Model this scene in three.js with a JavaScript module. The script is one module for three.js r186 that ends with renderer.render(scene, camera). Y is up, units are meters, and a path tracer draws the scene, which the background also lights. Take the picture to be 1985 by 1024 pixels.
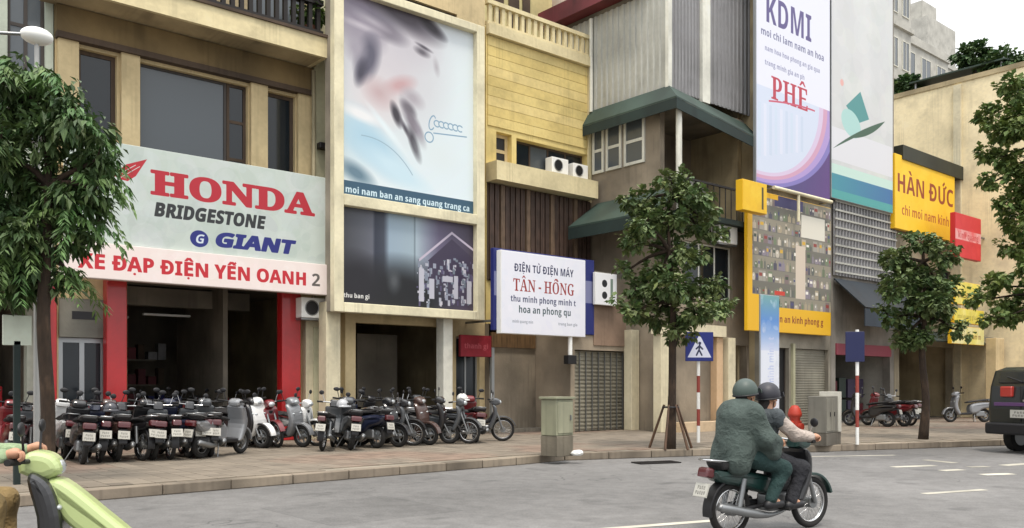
import * as THREE from 'three';
import { mergeGeometries, mergeVertices } from 'three/addons/utils/BufferGeometryUtils.js';
import { RoundedBoxGeometry } from 'three/addons/geometries/RoundedBoxGeometry.js';
import { MarchingCubes } from 'three/addons/objects/MarchingCubes.js';

// ------------------------------------------------------------------ camera, sky, sun, exposure
const W = 1985, H = 1024, FL = 1700, CX = 992.5, HY = 745, CH = 1.55, YAW = 40.3 * Math.PI / 180;
const SN = Math.sin(YAW), CS = Math.cos(YAW);
const scene = new THREE.Scene();
const camera = new THREE.PerspectiveCamera(2 * Math.atan(H / 2 / FL) * 180 / Math.PI, W / H, 0.1, 900);
camera.position.set(0, CH, 0);
camera.rotation.y = -YAW;
camera.setViewOffset(W, H, 0, H / 2 - HY, W, H);
scene.add(camera);

const renderer = new THREE.WebGLRenderer({ antialias: true });
renderer.toneMapping = THREE.LinearToneMapping;
renderer.toneMappingExposure = 1.7;
renderer.shadowMap.enabled = true;

let seed0 = 7;
function rng(s) { let a = s >>> 0; return () => { a = (a + 0x6d2b79f5) | 0; let t = Math.imul(a ^ (a >>> 15), 1 | a); t = (t + Math.imul(t ^ (t >>> 7), 61 | t)) ^ t; return ((t ^ (t >>> 14)) >>> 0) / 4294967296; }; }
const hash = (x, y, s) => { let h = Math.imul(x, 374761393) + Math.imul(y, 668265263) + Math.imul(s, 1274126177); h = Math.imul(h ^ (h >>> 13), 1274126177); return ((h ^ (h >>> 16)) >>> 0) / 4294967296; };
function vnoise(u, v, px, py, s) {           // periodic value noise, u and v in 0..1
  const x = u * px, y = v * py, xi = Math.floor(x), yi = Math.floor(y), fx = x - xi, fy = y - yi;
  const a = fx * fx * (3 - 2 * fx), b = fy * fy * (3 - 2 * fy), m = (i, p) => ((i % p) + p) % p;
  const h = (i, j) => hash(m(xi + i, px), m(yi + j, py), s);
  return (h(0, 0) * (1 - a) + h(1, 0) * a) * (1 - b) + (h(0, 1) * (1 - a) + h(1, 1) * a) * b;
}
function fbm(u, v, p, s, oct = 5) { let r = 0, w = 0.5, q = p; for (let i = 0; i < oct; i++) { r += w * vnoise(u, v, q, q, s + i); w *= 0.5; q *= 2; } return r; }

{ // an even overcast sky, a little brighter overhead, with faint cloud structure
  const w = 256, h = 128, d = new Float32Array(w * h * 4);
  for (let j = 0; j < h; j++) for (let i = 0; i < w; i++) {
    const el = Math.max(0, ((j + 0.5) / h - 0.5) * Math.PI), n = fbm((i + 0.5) / w, (j + 0.5) / h, 6, 3) - 0.48;
    const L = 0.5 * (1 + 2 * Math.sin(el)) * (1 + 0.22 * n), o = (j * w + i) * 4;
    d[o] = L * 0.985; d[o + 1] = L; d[o + 2] = L * 1.02; d[o + 3] = 1;
  }
  const t = new THREE.DataTexture(d, w, h, THREE.RGBAFormat, THREE.FloatType);
  t.mapping = THREE.EquirectangularReflectionMapping; t.magFilter = THREE.LinearFilter; t.needsUpdate = true;
  scene.background = t; scene.environment = t;
}
const sun = new THREE.DirectionalLight(0xfff4e6, 1.5);
sun.position.set(6, 44, 2); sun.target.position.set(14, 0, -14);
sun.castShadow = true; sun.shadow.radius = 20;
sun.shadow.mapSize.set(2048, 2048);
Object.assign(sun.shadow.camera, { left: -50, right: 50, top: 50, bottom: -50, near: 1, far: 120 });
scene.add(sun, sun.target);

// ------------------------------------------------------------------ from a pixel of the photograph to a point on a known plane
const ray = (px) => { const l = (px - CX) / FL; return [SN + l * CS, -CS + l * SN]; };
const X = (px, z) => { const r = ray(px); return r[0] * (z / r[1]); };                       // on a plane parallel to the street
const Y = (px, py, z) => CH + (HY - py) / FL * (z / ray(px)[1]);
const ZX = (px, x) => { const r = ray(px); return r[1] * (x / r[0]); };                      // on a plane across the street
const YX = (px, py, x) => CH + (HY - py) / FL * (x / ray(px)[0]);
const G = (px, py, y0 = 0) => { const t = (CH - y0) * FL / (py - HY), r = ray(px); return [r[0] * t, r[1] * t]; };
const SW = 0.15;                                                                             // pavement height

// ------------------------------------------------------------------ scene helpers
const taken = {};
const numbered = (n) => { const k = taken[n] = (taken[n] ?? -1) + 1; return k ? `${n}_${String(k).padStart(3, '0')}` : n; };
function thing(name, label, category, [x, y, z] = [0, 0, 0], group) {
  const o = new THREE.Group(); o.name = numbered(name); o.position.set(x, y, z); o.userData = { label, category };
  if (group) o.userData.group = group;
  scene.add(o); return o;
}
function triUV(g0) {                                                                         // uv in metres from the way each face points
  if (g0.userData.keep) return g0;
  const had = g0.attributes.normal, g = g0.index ? g0.toNonIndexed() : g0;
  if (!had) g.computeVertexNormals();
  const p = g.attributes.position.array, n = p.length / 9, uv = new Float32Array(n * 6);
  for (let f = 0; f < n; f++) {
    const i = f * 9, ax = p[i + 3] - p[i], ay = p[i + 4] - p[i + 1], az = p[i + 5] - p[i + 2], bx = p[i + 6] - p[i], by = p[i + 7] - p[i + 1], bz = p[i + 8] - p[i + 2];
    const nx = Math.abs(ay * bz - az * by), ny = Math.abs(az * bx - ax * bz), nz = Math.abs(ax * by - ay * bx);
    const [a, b] = nx > ny && nx > nz ? [2, 1] : ny > nz ? [0, 2] : [0, 1];
    for (let k = 0; k < 3; k++) { uv[f * 6 + k * 2] = p[i + k * 3 + a]; uv[f * 6 + k * 2 + 1] = p[i + k * 3 + b]; }
  }
  g.setAttribute('uv', new THREE.BufferAttribute(uv, 2));
  return g;
}
function mesh(name, g, m, parent) {                                                          // geometry in the parent's own space
  const o = new THREE.Mesh(triUV(g), m); o.name = name; o.castShadow = o.receiveShadow = true; parent.add(o); return o;
}
function put(t, name, g, m, part) {                                                          // geometry in world space, for things that are not turned
  const root = t; g.translate(-root.position.x, -root.position.y, -root.position.z);
  return mesh(name, g, m, part ?? t);
}
function structure(name, g, m) { const o = mesh(numbered(name), g, m, scene); o.userData = { kind: 'structure' }; return o; }
function box(x0, x1, y0, y1, z0, z1) { const g = new THREE.BoxGeometry(Math.abs(x1 - x0), Math.abs(y1 - y0), Math.abs(z1 - z0)); g.translate((x0 + x1) / 2, (y0 + y1) / 2, (z0 + z1) / 2); return g; }
function rbox(x0, x1, y0, y1, z0, z1, r = 0.02) { const g = new RoundedBoxGeometry(Math.abs(x1 - x0), Math.abs(y1 - y0), Math.abs(z1 - z0), 2, r); g.translate((x0 + x1) / 2, (y0 + y1) / 2, (z0 + z1) / 2); return g; }
function cyl(a, b, r0, r1 = r0, n = 10) {
  const A = new THREE.Vector3(...a), B = new THREE.Vector3(...b), d = B.clone().sub(A), g = new THREE.CylinderGeometry(r1, r0, d.length(), n);
  g.applyQuaternion(new THREE.Quaternion().setFromUnitVectors(new THREE.Vector3(0, 1, 0), d.normalize())); g.translate((A.x + B.x) / 2, (A.y + B.y) / 2, (A.z + B.z) / 2); return g;
}
function taper(pts, rad, n = 8, seg = 4) {                                                   // tapered tube through points
  const c = new THREE.CatmullRomCurve3(pts.map((p) => new THREE.Vector3(...p))), m = (pts.length - 1) * seg, fr = c.computeFrenetFrames(m, false), pos = [], idx = [];
  for (let i = 0; i <= m; i++) {
    const t = i / m, p = c.getPoint(t), k = Math.min(pts.length - 2, Math.floor(t * (pts.length - 1))), f = t * (pts.length - 1) - k, r = rad[k] * (1 - f) + rad[k + 1] * f;
    for (let j = 0; j < n; j++) { const a = j / n * 2 * Math.PI, q = p.clone().addScaledVector(fr.normals[i], Math.cos(a) * r).addScaledVector(fr.binormals[i], Math.sin(a) * r); pos.push(q.x, q.y, q.z); }
  }
  for (let i = 0; i < m; i++) for (let j = 0; j < n; j++) { const a = i * n + j, b = i * n + (j + 1) % n, d = a + n, e = b + n; idx.push(a, b, d, b, e, d); }
  for (const [o, s] of [[0, 1], [m * n, -1]]) for (let j = 1; j < n - 1; j++) s > 0 ? idx.push(o, o + j + 1, o + j) : idx.push(o, o + j, o + j + 1);
  const g = new THREE.BufferGeometry(); g.setAttribute('position', new THREE.Float32BufferAttribute(pos, 3)); g.setIndex(idx); g.computeVertexNormals(); return g;
}
function prof(pts, w, b = 0.03, smooth = true) {                                             // side profile in x and y, widened along z, rounded edges
  const s = new THREE.Shape();
  if (smooth) { const c = new THREE.SplineCurve([...pts, pts[0]].map((p) => new THREE.Vector2(...p))).getPoints(pts.length * 4); s.setFromPoints(c); } else s.setFromPoints(pts.map((p) => new THREE.Vector2(...p)));
  const g = new THREE.ExtrudeGeometry(s, { depth: Math.max(0.002, w - 2 * b), bevelEnabled: b > 0, bevelSize: b * 0.8, bevelOffset: -b * 0.8, bevelThickness: b, bevelSegments: 3, curveSegments: 6 });
  g.translate(0, 0, -Math.max(0.002, w - 2 * b) / 2); return g;
}
function wallZ(x0, x1, y0, y1, z, th, holes = []) {                                          // a wall along the street with openings; its face at z
  const s = new THREE.Shape([[x0, y0], [x1, y0], [x1, y1], [x0, y1]].map((p) => new THREE.Vector2(...p)));
  for (const [a, b, c, d] of holes) s.holes.push(new THREE.Path([[a, c], [a, d], [b, d], [b, c]].map((p) => new THREE.Vector2(...p))));
  const g = new THREE.ExtrudeGeometry(s, { depth: th, bevelEnabled: false }); g.translate(0, 0, z - th); return g;
}
function wallX(z0, z1, y0, y1, x, th, holes = []) {                                          // a wall across the street; its face at x looks towards -x
  const g = wallZ(z0, z1, y0, y1, 0, th, holes); g.rotateY(-Math.PI / 2); g.translate(x, 0, 0); return g;
}
const cat = (...g) => mergeGeometries(g.map((q) => { const n = q.index ? q.toNonIndexed() : q; for (const k of Object.keys(n.attributes)) if (k !== 'position' && k !== 'normal') n.deleteAttribute(k); return n; }));

// ------------------------------------------------------------------ textures and materials
function tex(n, fn, srgb = true, rep = 1, wx = n) {
  const d = new Uint8Array(wx * n * 4);
  for (let j = 0; j < n; j++) for (let i = 0; i < wx; i++) { const c = fn((i + 0.5) / wx, (j + 0.5) / n), o = (j * wx + i) * 4; for (let k = 0; k < 3; k++) d[o + k] = Math.max(0, Math.min(255, (c.length ? c[k] : c) * 255)); d[o + 3] = 255; }
  const t = new THREE.DataTexture(d, wx, n); t.wrapS = t.wrapT = THREE.RepeatWrapping; t.magFilter = THREE.LinearFilter; t.repeat.set(rep, rep);
  if (srgb) t.colorSpace = THREE.SRGBColorSpace; t.needsUpdate = true; return t;
}
const plasterMap = tex(512, (u, v) => { const a = fbm(u, v, 4, 11), b = fbm(u, v, 40, 21, 3), st = vnoise(u, v, 90, 3, 31) * vnoise(u, v, 9, 4, 41); const k = 0.82 + 0.20 * a + 0.08 * (b - 0.4) - 0.16 * Math.max(0, st - 0.36) - 0.28 * Math.max(0, fbm(u, v, 7, 201, 5) - 0.57); return [k * 1.04, k * 1.035, k * 1.015]; }, true, 1 / 3.7);
const plasterBump = tex(512, (u, v) => 0.3 + 0.7 * fbm(u, v, 32, 51, 4), false, 1 / 1.9);
const dirtMap = tex(512, (u, v) => { const a = fbm(u, v, 5, 61), s = vnoise(u, v, 70, 5, 71) * fbm(u, v, 6, 81); const k = 0.62 + 0.44 * a - 0.28 * Math.max(0, s - 0.28); return [k, k * 0.98, k * 0.93]; }, true, 1 / 4.3);
const asphaltMap = tex(1024, (u, v) => {                                                     // worn asphalt: grit, smooth wheel tracks, cracks, oil spots, a repair patch
  const a = fbm(u, v, 4, 91, 4), b = hash(Math.floor(u * 1024), Math.floor(v * 1024), 5), c = fbm(u, v, 90, 95, 2); let k = 0.82 + 0.26 * (a - 0.45) + 0.12 * (b - 0.5) + 0.16 * (c - 0.45) + 0.05 * (vnoise(u, v, 3, 22, 97) - 0.5);
  const cr = Math.abs(fbm(u, v, 5, 99, 5) - 0.47), gate = fbm(u, v, 3, 103, 2); if (cr < 0.0022 && gate > 0.42) k *= 0.8; const oil = fbm(u, v, 22, 107, 3); if (oil > 0.62) k *= 1 - 1.0 * (oil - 0.62);
  if (u > 0.36 && u < 0.5 && v > 0.2 && v < 0.34) k = k * 0.955 + (Math.min(u - 0.36, 0.5 - u, v - 0.2, 0.34 - v) < 0.002 ? -0.06 : 0); return [k, k * 0.995, k * 0.98]; }, true, 1 / 13);
const asphaltBump = tex(1024, (u, v) => hash(Math.floor(u * 1024), Math.floor(v * 1024), 8) * 0.6 + 0.4 * fbm(u, v, 90, 7, 2), false, 1 / 3);
const barkMap = tex(256, (u, v) => { const a = fbm(u, v, 6, 131), s = vnoise(u, v, 40, 6, 135); const k = 0.55 + 0.5 * a * (0.5 + s * 0.7); return [k, k * 0.93, k * 0.85]; }, true, 1 / 0.8);
const fabricMap = tex(256, (u, v) => { const a = fbm(u, v, 5, 141), w = 0.5 + 0.5 * Math.sin(u * 2 * Math.PI * 64) * Math.sin(v * 2 * Math.PI * 64); const k = 0.78 + 0.25 * a + 0.05 * w - 0.05; return [k, k, k]; }, true, 1 / 0.5);
const crumpleMap = tex(512, (u, v) => { const w = fbm(u, v, 3, 251, 3) - 0.45, a = 1 - Math.abs(2 * fbm(u + 0.12 * w, v * 1, 5, 255, 4) - 0.94), b = 1 - Math.abs(2 * fbm(u, v + 0.1 * w, 11, 261, 3) - 0.88); return 0.65 * a ** 3 + 0.3 * b ** 3 + 0.05 * hash(Math.floor(u * 512), Math.floor(v * 512), 3); }, false, 1 / 0.62);
const woodMap = tex(256, (u, v) => { const a = vnoise(u, v, 34, 3, 151), b = fbm(u, v, 6, 155); const k = 0.6 + 0.3 * a + 0.25 * b; return [k, k * 0.92, k * 0.82]; }, true, 1 / 0.9);

const col = (hex) => new THREE.Color(hex);
const mat = (hex, o = {}) => new THREE.MeshStandardMaterial({ color: col(hex), roughness: 0.6, ...o });
const paint = (hex, o = {}) => mat(hex, { roughness: 0.88, map: plasterMap, bumpMap: plasterBump, bumpScale: 0.006, ...o });
const dirty = (hex, o = {}) => mat(hex, { roughness: 0.9, map: dirtMap, bumpMap: plasterBump, bumpScale: 0.006, ...o });
const gloss = (hex, o = {}) => new THREE.MeshPhysicalMaterial({ color: col(hex), roughness: 0.38, clearcoat: 0.7, clearcoatRoughness: 0.12, ...o });
const M = {
  asphalt: mat('#878686', { roughness: 0.93, map: asphaltMap, bumpMap: asphaltBump, bumpScale: 0.006 }),
  concrete: dirty('#a9a39a'), kerb: dirty('#968c82'),
  cream: paint('#d0bd95'), creamDirty: dirty('#c4b698'), creamPale: paint('#d8cfb4'), greenCream: paint('#c3c1a5'), yellow: paint('#dcc785'), yellowTrim: paint('#dccfa8'),
  frameCream: paint('#e3dcc0'), red: gloss('#b3161c', { roughness: 0.5, map: plasterMap }), brownBeam: dirty('#8d7a58'), brown: dirty('#5d4f45'),
  glass: mat('#20262b', { roughness: 0.08, metalness: 0.0 }), glassGrey: mat('#565c61', { roughness: 0.16 }), alu: mat('#a9adaf', { roughness: 0.4, metalness: 0.6 }), darkFrame: mat('#3a3430', { roughness: 0.6 }), whiteFrame: paint('#dcdcd4'),
  inner: dirty('#8f8a83'), innerDark: dirty('#8f8a83'), innerFloor: mat('#8f8a83', { roughness: 0.5, map: dirtMap }), roof: dirty('#8a8782'),
  iron: mat('#2b2827', { roughness: 0.6, metalness: 0.5 }), shutter: mat('#adaca3', { roughness: 0.55, metalness: 0.15, map: dirtMap }), galv: mat('#b4b5b0', { roughness: 0.6, metalness: 0.1, map: plasterMap }), galvDark: mat('#8d8d91', { roughness: 0.6, metalness: 0.15, map: plasterMap }),
  greenRoof: mat('#3d534f', { roughness: 0.6, map: dirtMap }), greenDark: mat('#263a3a', { roughness: 0.75, map: dirtMap }), redRoof: mat('#7c3540', { roughness: 0.7, map: dirtMap }),
  navy: mat('#1c2468', { roughness: 0.45 }), white: mat('#e8e8e4', { roughness: 0.5 }), wood: mat('#8a5a3c', { roughness: 0.6, map: woodMap }), slat: mat('#4f423f', { roughness: 0.6, map: woodMap }),
  black: mat('#17171a', { roughness: 0.5 }), rubber: mat('#1b1a19', { roughness: 0.85 }), chrome: mat('#c9c9c9', { roughness: 0.22, metalness: 1 }), steel: mat('#8b8d8e', { roughness: 0.4, metalness: 0.8 }),
  lamp: new THREE.MeshPhysicalMaterial({ color: col('#b9bec0'), roughness: 0.1, metalness: 0.35, clearcoat: 1 }), tail: gloss('#4c0f14', { roughness: 0.3 }), plate: mat('#adaba2', { roughness: 0.6 }),
  bark: mat('#473c33', { roughness: 0.95, map: barkMap, bumpMap: barkMap, bumpScale: 0.02 }),
  yellowSign: mat('#e8b71e', { roughness: 0.45 }), redSign: mat('#c3232b', { roughness: 0.45 }), marking: mat('#cfcec8', { roughness: 0.9, map: dirtMap }),
};
const leafMat = (hex) => new THREE.MeshPhysicalMaterial({ color: col(hex), roughness: 0.62, transmission: 0.25, thickness: 0, vertexColors: true, side: THREE.DoubleSide, specularIntensity: 0.7 });

// ------------------------------------------------------------------ printed faces
function canvas(w, h) { const c = document.createElement('canvas'); c.width = w; c.height = h; return [c, c.getContext('2d')]; }
function canvasMat(c, o = {}) { const t = new THREE.CanvasTexture(c); t.colorSpace = THREE.SRGBColorSpace; return new THREE.MeshStandardMaterial({ map: t, roughness: 0.55, ...o }); }
function face(x0, x1, y0, y1, z) { const g = new THREE.PlaneGeometry(x1 - x0, y1 - y0); g.translate((x0 + x1) / 2, (y0 + y1) / 2, z); g.userData.keep = true; return g; }
const MARKS = { 'Ạ': ['A', 'dot'], 'Ệ': ['Ê', 'dot'], 'Ế': ['Ê', 'acute'], 'Ồ': ['Ô', 'grave'], 'Ử': ['U', 'horn', 'hook'], 'Ứ': ['U', 'horn', 'acute'], 'ứ': ['u', 'horn', 'acute'] };
function fit(c, text, font, x0, x1, yb, cap, fill, skew = 0, fat = 0) {                               // text set between x0 and x1 on the base line yb with the given height of capitals
  c.save(); const size = cap / 0.714; c.font = font.replace('SIZE', size.toFixed(1) + 'px'); c.fillStyle = c.strokeStyle = fill; c.textBaseline = 'alphabetic';
  const base = [...text].map((k) => MARKS[k]?.[0] ?? k).join(''), w = c.measureText(base).width;
  c.translate(x0, yb); if (skew) c.transform(1, 0, -skew, 1, 0, 0); c.scale((x1 - x0) / w, 1); c.fillText(base, 0, 0); if (fat) { c.lineWidth = cap * fat; c.lineJoin = 'round'; c.strokeText(base, 0, 0); }
  c.lineWidth = cap * 0.14;
  [...text].forEach((k, i) => {
    if (!MARKS[k]) return;
    const a = c.measureText(base.slice(0, i)).width, b = c.measureText(base.slice(0, i + 1)).width, m = (a + b) / 2, top = k === k.toLowerCase() ? 0.78 : 1.08;
    for (const mk of MARKS[k].slice(1)) {
      c.beginPath();
      if (mk === 'dot') { c.arc(m, cap * 0.17, cap * 0.085, 0, 7); c.fill(); continue; }
      if (mk === 'acute') { c.moveTo(m + cap * 0.12, -cap * top); c.lineTo(m + cap * 0.34, -cap * (top + 0.2)); }
      if (mk === 'grave') { c.moveTo(m + cap * 0.12, -cap * (top + 0.2)); c.lineTo(m + cap * 0.34, -cap * top); }
      if (mk === 'hook') c.arc(m + cap * 0.06, -cap * (top + 0.12), cap * 0.09, 3.4, 7.2);
      if (mk === 'horn') { c.moveTo(b - cap * 0.1, -cap * (top - 0.12)); c.lineTo(b + cap * 0.03, -cap * (top + 0.02)); }
      c.stroke();
    }
  });
  c.restore();
}
function scribble(c, x0, x1, y, h, fill, s, words = 3) {                                     // a line of print too small to read in the photograph
  const r = rng(s), L = ['an', 'minh', 'thu', 'hoa', 'trang', 'gia', 'tin', 'phong', 'sang', 'moi', 'cao', 'ban', 'chi', 'nam', 'quang', 'lam', 'thanh', 'kinh'], n = Math.max(words * 4, Math.round((x1 - x0) / (h * 0.72))); let q = '';
  while (q.length < n) q += (q ? ' ' : '') + L[Math.floor(r() * L.length)]; q = q.slice(0, n).trim();
  fit(c, q, 'bold SIZE sans-serif', x0, x1, y, h, fill);
}
const SANS = 'bold SIZE sans-serif', SERIF = 'bold SIZE serif';
const speckle = (c, w, h, n, s, cols, size) => { const r = rng(s); for (let i = 0; i < n; i++) { c.globalAlpha = 0.12 + 0.2 * r(); c.fillStyle = cols[Math.floor(r() * cols.length)]; const a = size * (0.4 + r()); c.beginPath(); c.ellipse(r() * w, r() * h, a, a * (0.4 + r() * 0.6), r() * 3, 0, 7); c.fill(); } c.globalAlpha = 1; };

// ================================================================== THE SETTING
structure('road', (() => { const g = new THREE.PlaneGeometry(900, 900); g.rotateX(-Math.PI / 2); return g; })(), M.asphalt);
const KD = [0.943, 0.333], KB = [12.3, -12.85];                                              // the kerb bends towards the road here
const kerbLine = [[-34, -12.35], [3.2, -12.45], [9.2, -12.65], [10.9, -12.72], KB, [KB[0] + 26 * KD[0], KB[1] + 26 * KD[1]], [KB[0] + 60 * KD[0], KB[1] + 40 * KD[1]]];
const kerbZ = (x) => { for (let i = 0; i < kerbLine.length - 1; i++) { const [a, b] = [kerbLine[i], kerbLine[i + 1]]; if (x >= a[0] && x <= b[0]) return a[1] + (b[1] - a[1]) * (x - a[0]) / (b[0] - a[0]); } return kerbLine[0][1]; };
const pavement = (() => {
  const s = new THREE.Shape([...kerbLine.map(([x, z]) => [x, z - 0.2]), [kerbLine.at(-1)[0], -60], [-34, -60]].map(([x, z]) => new THREE.Vector2(x, -z)));
  const g = new THREE.ExtrudeGeometry(s, { depth: SW - 0.012, bevelEnabled: false }); g.rotateX(-Math.PI / 2);
  return structure('pavement', g, M.concrete);
})();
{ // kerb stones, one by one along the part in view
  const kinds = [M.kerb, dirty('#8c8379'), dirty('#9f958a')], r = rng(5);
  for (let i = 0; i < kerbLine.length - 1; i++) {
    const [a, b] = [kerbLine[i], kerbLine[i + 1]], L = Math.hypot(b[0] - a[0], b[1] - a[1]), n = Math.max(1, Math.round(L / 1.0)), d = [(b[0] - a[0]) / L, (b[1] - a[1]) / L];
    for (let k = 0; k < n; k++) {
      const t = (k + 0.5) * L / n, x = a[0] + d[0] * t, z = a[1] + d[1] * t; if (x < -8 || x > 46) continue;
      const g = rbox(-L / n / 2 + 0.006, L / n / 2 - 0.006, 0, SW + 0.004 * (r() - 0.5), -0.198, 0, 0.018); g.rotateY(-Math.atan2(d[1], d[0])); g.translate(x, 0, z);
      mesh('kerb_stone', g, kinds[Math.floor(r() * 3)], pavement);
    }
  }
}
{ // the small paving tiles, laid over the whole footway
  const s = 0.3, r = rng(9), spots = [];
  for (let x = -9; x < 46; x += s) for (let z = -21.2; z < 2; z += s) if (z + s < kerbZ(x) - 0.22 && z + s < kerbZ(x + s) - 0.22 && (x > -9)) spots.push([x + s / 2, z + s / 2]);
  const im = new THREE.InstancedMesh(triUV(box(-s / 2 + 0.004, s / 2 - 0.004, 0, 0.012, -s / 2 + 0.004, s / 2 - 0.004)), mat('#ffffff', { roughness: 0.88, map: plasterMap }), spots.length);
  const m4 = new THREE.Matrix4(), q = new THREE.Quaternion(), e = new THREE.Euler(), c = new THREE.Color();
  spots.forEach(([x, z], i) => {
    e.set((r() - 0.5) * 0.012, 0, (r() - 0.5) * 0.012); q.setFromEuler(e); m4.compose(new THREE.Vector3(x, SW - 0.012 + r() * 0.003, z), q, new THREE.Vector3(1, 1, 1)); im.setMatrixAt(i, m4);
    const patch = fbm(x / 40 + 0.5, z / 40 + 0.7, 14, 17, 3), k = (0.86 + 0.26 * (r() - 0.5)) * (r() < 0.05 ? 0.78 : 1), red = THREE.MathUtils.smoothstep(patch, 0.42, 0.56);
    c.setRGB(k * (0.30 + 0.015 * red), k * (0.255 - 0.025 * red), k * (0.205 - 0.025 * red)); im.setColorAt(i, c);
  });
  im.name = 'paving_tiles'; im.castShadow = im.receiveShadow = true; im.userData = { kind: 'stuff', label: 'small reddish grey paving tiles covering the footway', category: 'paving' }; scene.add(im);
}
function strip(a, b, w) {                                                                    // painted line between two ground points
  const d = [b[0] - a[0], b[1] - a[1]], L = Math.hypot(...d), g = new THREE.PlaneGeometry(L, w); g.rotateX(-Math.PI / 2); g.rotateY(-Math.atan2(d[1], d[0])); g.translate((a[0] + b[0]) / 2, 0.004, (a[1] + b[1]) / 2); return g;
}
for (const [a, b, c, d, w] of [[1150, 1028, 1385, 1010, 0.13], [1791, 958, 1909, 950, 0.14], [1731, 906, 1812, 903, 0.2], [1793, 892, 1852, 898, 0.22], [1826, 913, 1866, 911, 0.2], [1878, 906, 1915, 905, 0.2], [1905, 921, 1962, 919, 0.22], [1945, 903, 2000, 899, 0.22], [1560, 886, 1735, 883, 0.12]])
  structure('road_marking', strip(G(a, b), G(c, d), w), M.marking);

// ================================================================== BUILDINGS
function shell(t, x0, x1, y1, zf, zb, m, floors = [], inner = M.inner) {                     // side walls, back wall, roof and floors behind a facade at zf
  put(t, 'side_wall', box(x0, x0 + 0.18, SW, y1, zb, zf), m); put(t, 'side_wall', box(x1 - 0.18, x1, SW, y1, zb, zf), m);
  put(t, 'back_wall', box(x0 + 0.18, x1 - 0.18, SW, y1, zb, zb + 0.2), inner);
  put(t, 'roof_slab', box(x0 + 0.18, x1 - 0.18, y1 - 0.2, y1, zb + 0.2, zf), M.roof);
  for (const f of floors) put(t, 'floor_slab', box(x0 + 0.18, x1 - 0.18, f - 0.2, f, zb + 0.2, zf), inner);
  put(t, 'shop_floor', box(x0 + 0.18, x1 - 0.18, SW, SW + 0.02, zb + 0.2, zf), M.innerFloor);
}
function windowZ(t, x0, x1, y0, y1, z, { cols = 2, rows = 1, frame = M.darkFrame, glass = M.glass, f = 0.05, sill } = {}) {   // frame with a pane in each light
  const bars = [box(x0, x1, y0, y0 + f, z - 0.06, z), box(x0, x1, y1 - f, y1, z - 0.06, z), box(x0, x0 + f, y0 + f, y1 - f, z - 0.06, z), box(x1 - f, x1, y0 + f, y1 - f, z - 0.06, z)];
  for (let i = 1; i < cols; i++) { const x = x0 + (x1 - x0) * i / cols; bars.push(box(x - f / 2, x + f / 2, y0 + f, y1 - f, z - 0.055, z - 0.004)); }
  for (let i = 1; i < rows; i++) { const y = y0 + (y1 - y0) * i / rows; bars.push(box(x0 + f, x1 - f, y - f / 2, y + f / 2, z - 0.05, z - 0.008)); }
  const w = put(t, 'window', cat(...bars), frame);
  for (let i = 0; i < cols; i++) for (let j = 0; j < rows; j++) {
    const a = x0 + (x1 - x0) * i / cols + f / 2, b = x0 + (x1 - x0) * (i + 1) / cols - f / 2, c = y0 + (y1 - y0) * j / rows + f / 2, d = y0 + (y1 - y0) * (j + 1) / rows - f / 2;
    put(t, 'pane', box(a, b, c, d, z - 0.036, z - 0.026), Array.isArray(glass) ? glass[(i + j) % glass.length] : glass, w);
  }
  if (sill) put(t, 'sill', box(x0 - 0.06, x1 + 0.06, y0 - 0.07, y0 - 0.002, z - 0.05, z + 0.14), sill, w);
  return w;
}
function windowX(t, z0, z1, y0, y1, x, o = {}) {                                             // the same on a wall that faces along the street
  const { cols = 2, rows = 1, frame = M.darkFrame, glass = M.glass, f = 0.05 } = o, bars = [box(x, x + 0.06, y0, y0 + f, z0, z1), box(x, x + 0.06, y1 - f, y1, z0, z1), box(x, x + 0.06, y0 + f, y1 - f, z0, z0 + f), box(x, x + 0.06, y0 + f, y1 - f, z1 - f, z1)];
  for (let i = 1; i < cols; i++) { const z = z0 + (z1 - z0) * i / cols; bars.push(box(x + 0.004, x + 0.055, y0 + f, y1 - f, z - f / 2, z + f / 2)); }
  for (let i = 1; i < rows; i++) { const y = y0 + (y1 - y0) * i / rows; bars.push(box(x + 0.008, x + 0.05, y - f / 2, y + f / 2, z0 + f, z1 - f)); }
  const w = put(t, 'window', cat(...bars), frame);
  for (let i = 0; i < cols; i++) for (let j = 0; j < rows; j++) put(t, 'pane', box(x + 0.026, x + 0.036, y0 + (y1 - y0) * j / rows + f / 2, y0 + (y1 - y0) * (j + 1) / rows - f / 2, z0 + (z1 - z0) * i / cols + f / 2, z0 + (z1 - z0) * (i + 1) / cols - f / 2), glass, w);
  return w;
}
function ribsZ(x0, x1, y0, y1, z, pitch, depth) {                                            // corrugated sheet facing the street, ribs upright
  const pts = []; const n = Math.round((x1 - x0) / pitch);
  for (let i = 0; i < n; i++) { const a = x0 + (x1 - x0) * i / n, w = (x1 - x0) / n; pts.push([a, z - depth], [a + w * 0.45, z - depth], [a + w * 0.55, z], [a + w * 0.9, z]); }
  pts.push([x1, z - depth]); const s = new THREE.Shape([...pts, [x1, z - depth - 0.02], [x0, z - depth - 0.02]].map(([x, q]) => new THREE.Vector2(x, -q)));
  const g = new THREE.ExtrudeGeometry(s, { depth: y1 - y0, bevelEnabled: false }); g.rotateX(-Math.PI / 2); g.translate(0, y0, 0); return g;
}
function ribsX(z0, z1, y0, y1, x, pitch, depth) { const g = ribsZ(z0, z1, y0, y1, 0, pitch, depth); g.rotateY(-Math.PI / 2); g.translate(x, 0, 0); return g; }
function shutterZ(x0, x1, y0, y1, z, pitch = 0.085) {                                        // roller shutter, laths lying across
  const g = ribsZ(y0, y1, 0, x1 - x0, 0, pitch, 0.02); // x<->y
  g.rotateZ(Math.PI / 2); g.scale(1, 1, 1); g.translate(x1, 0, z); return g;
}
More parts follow.
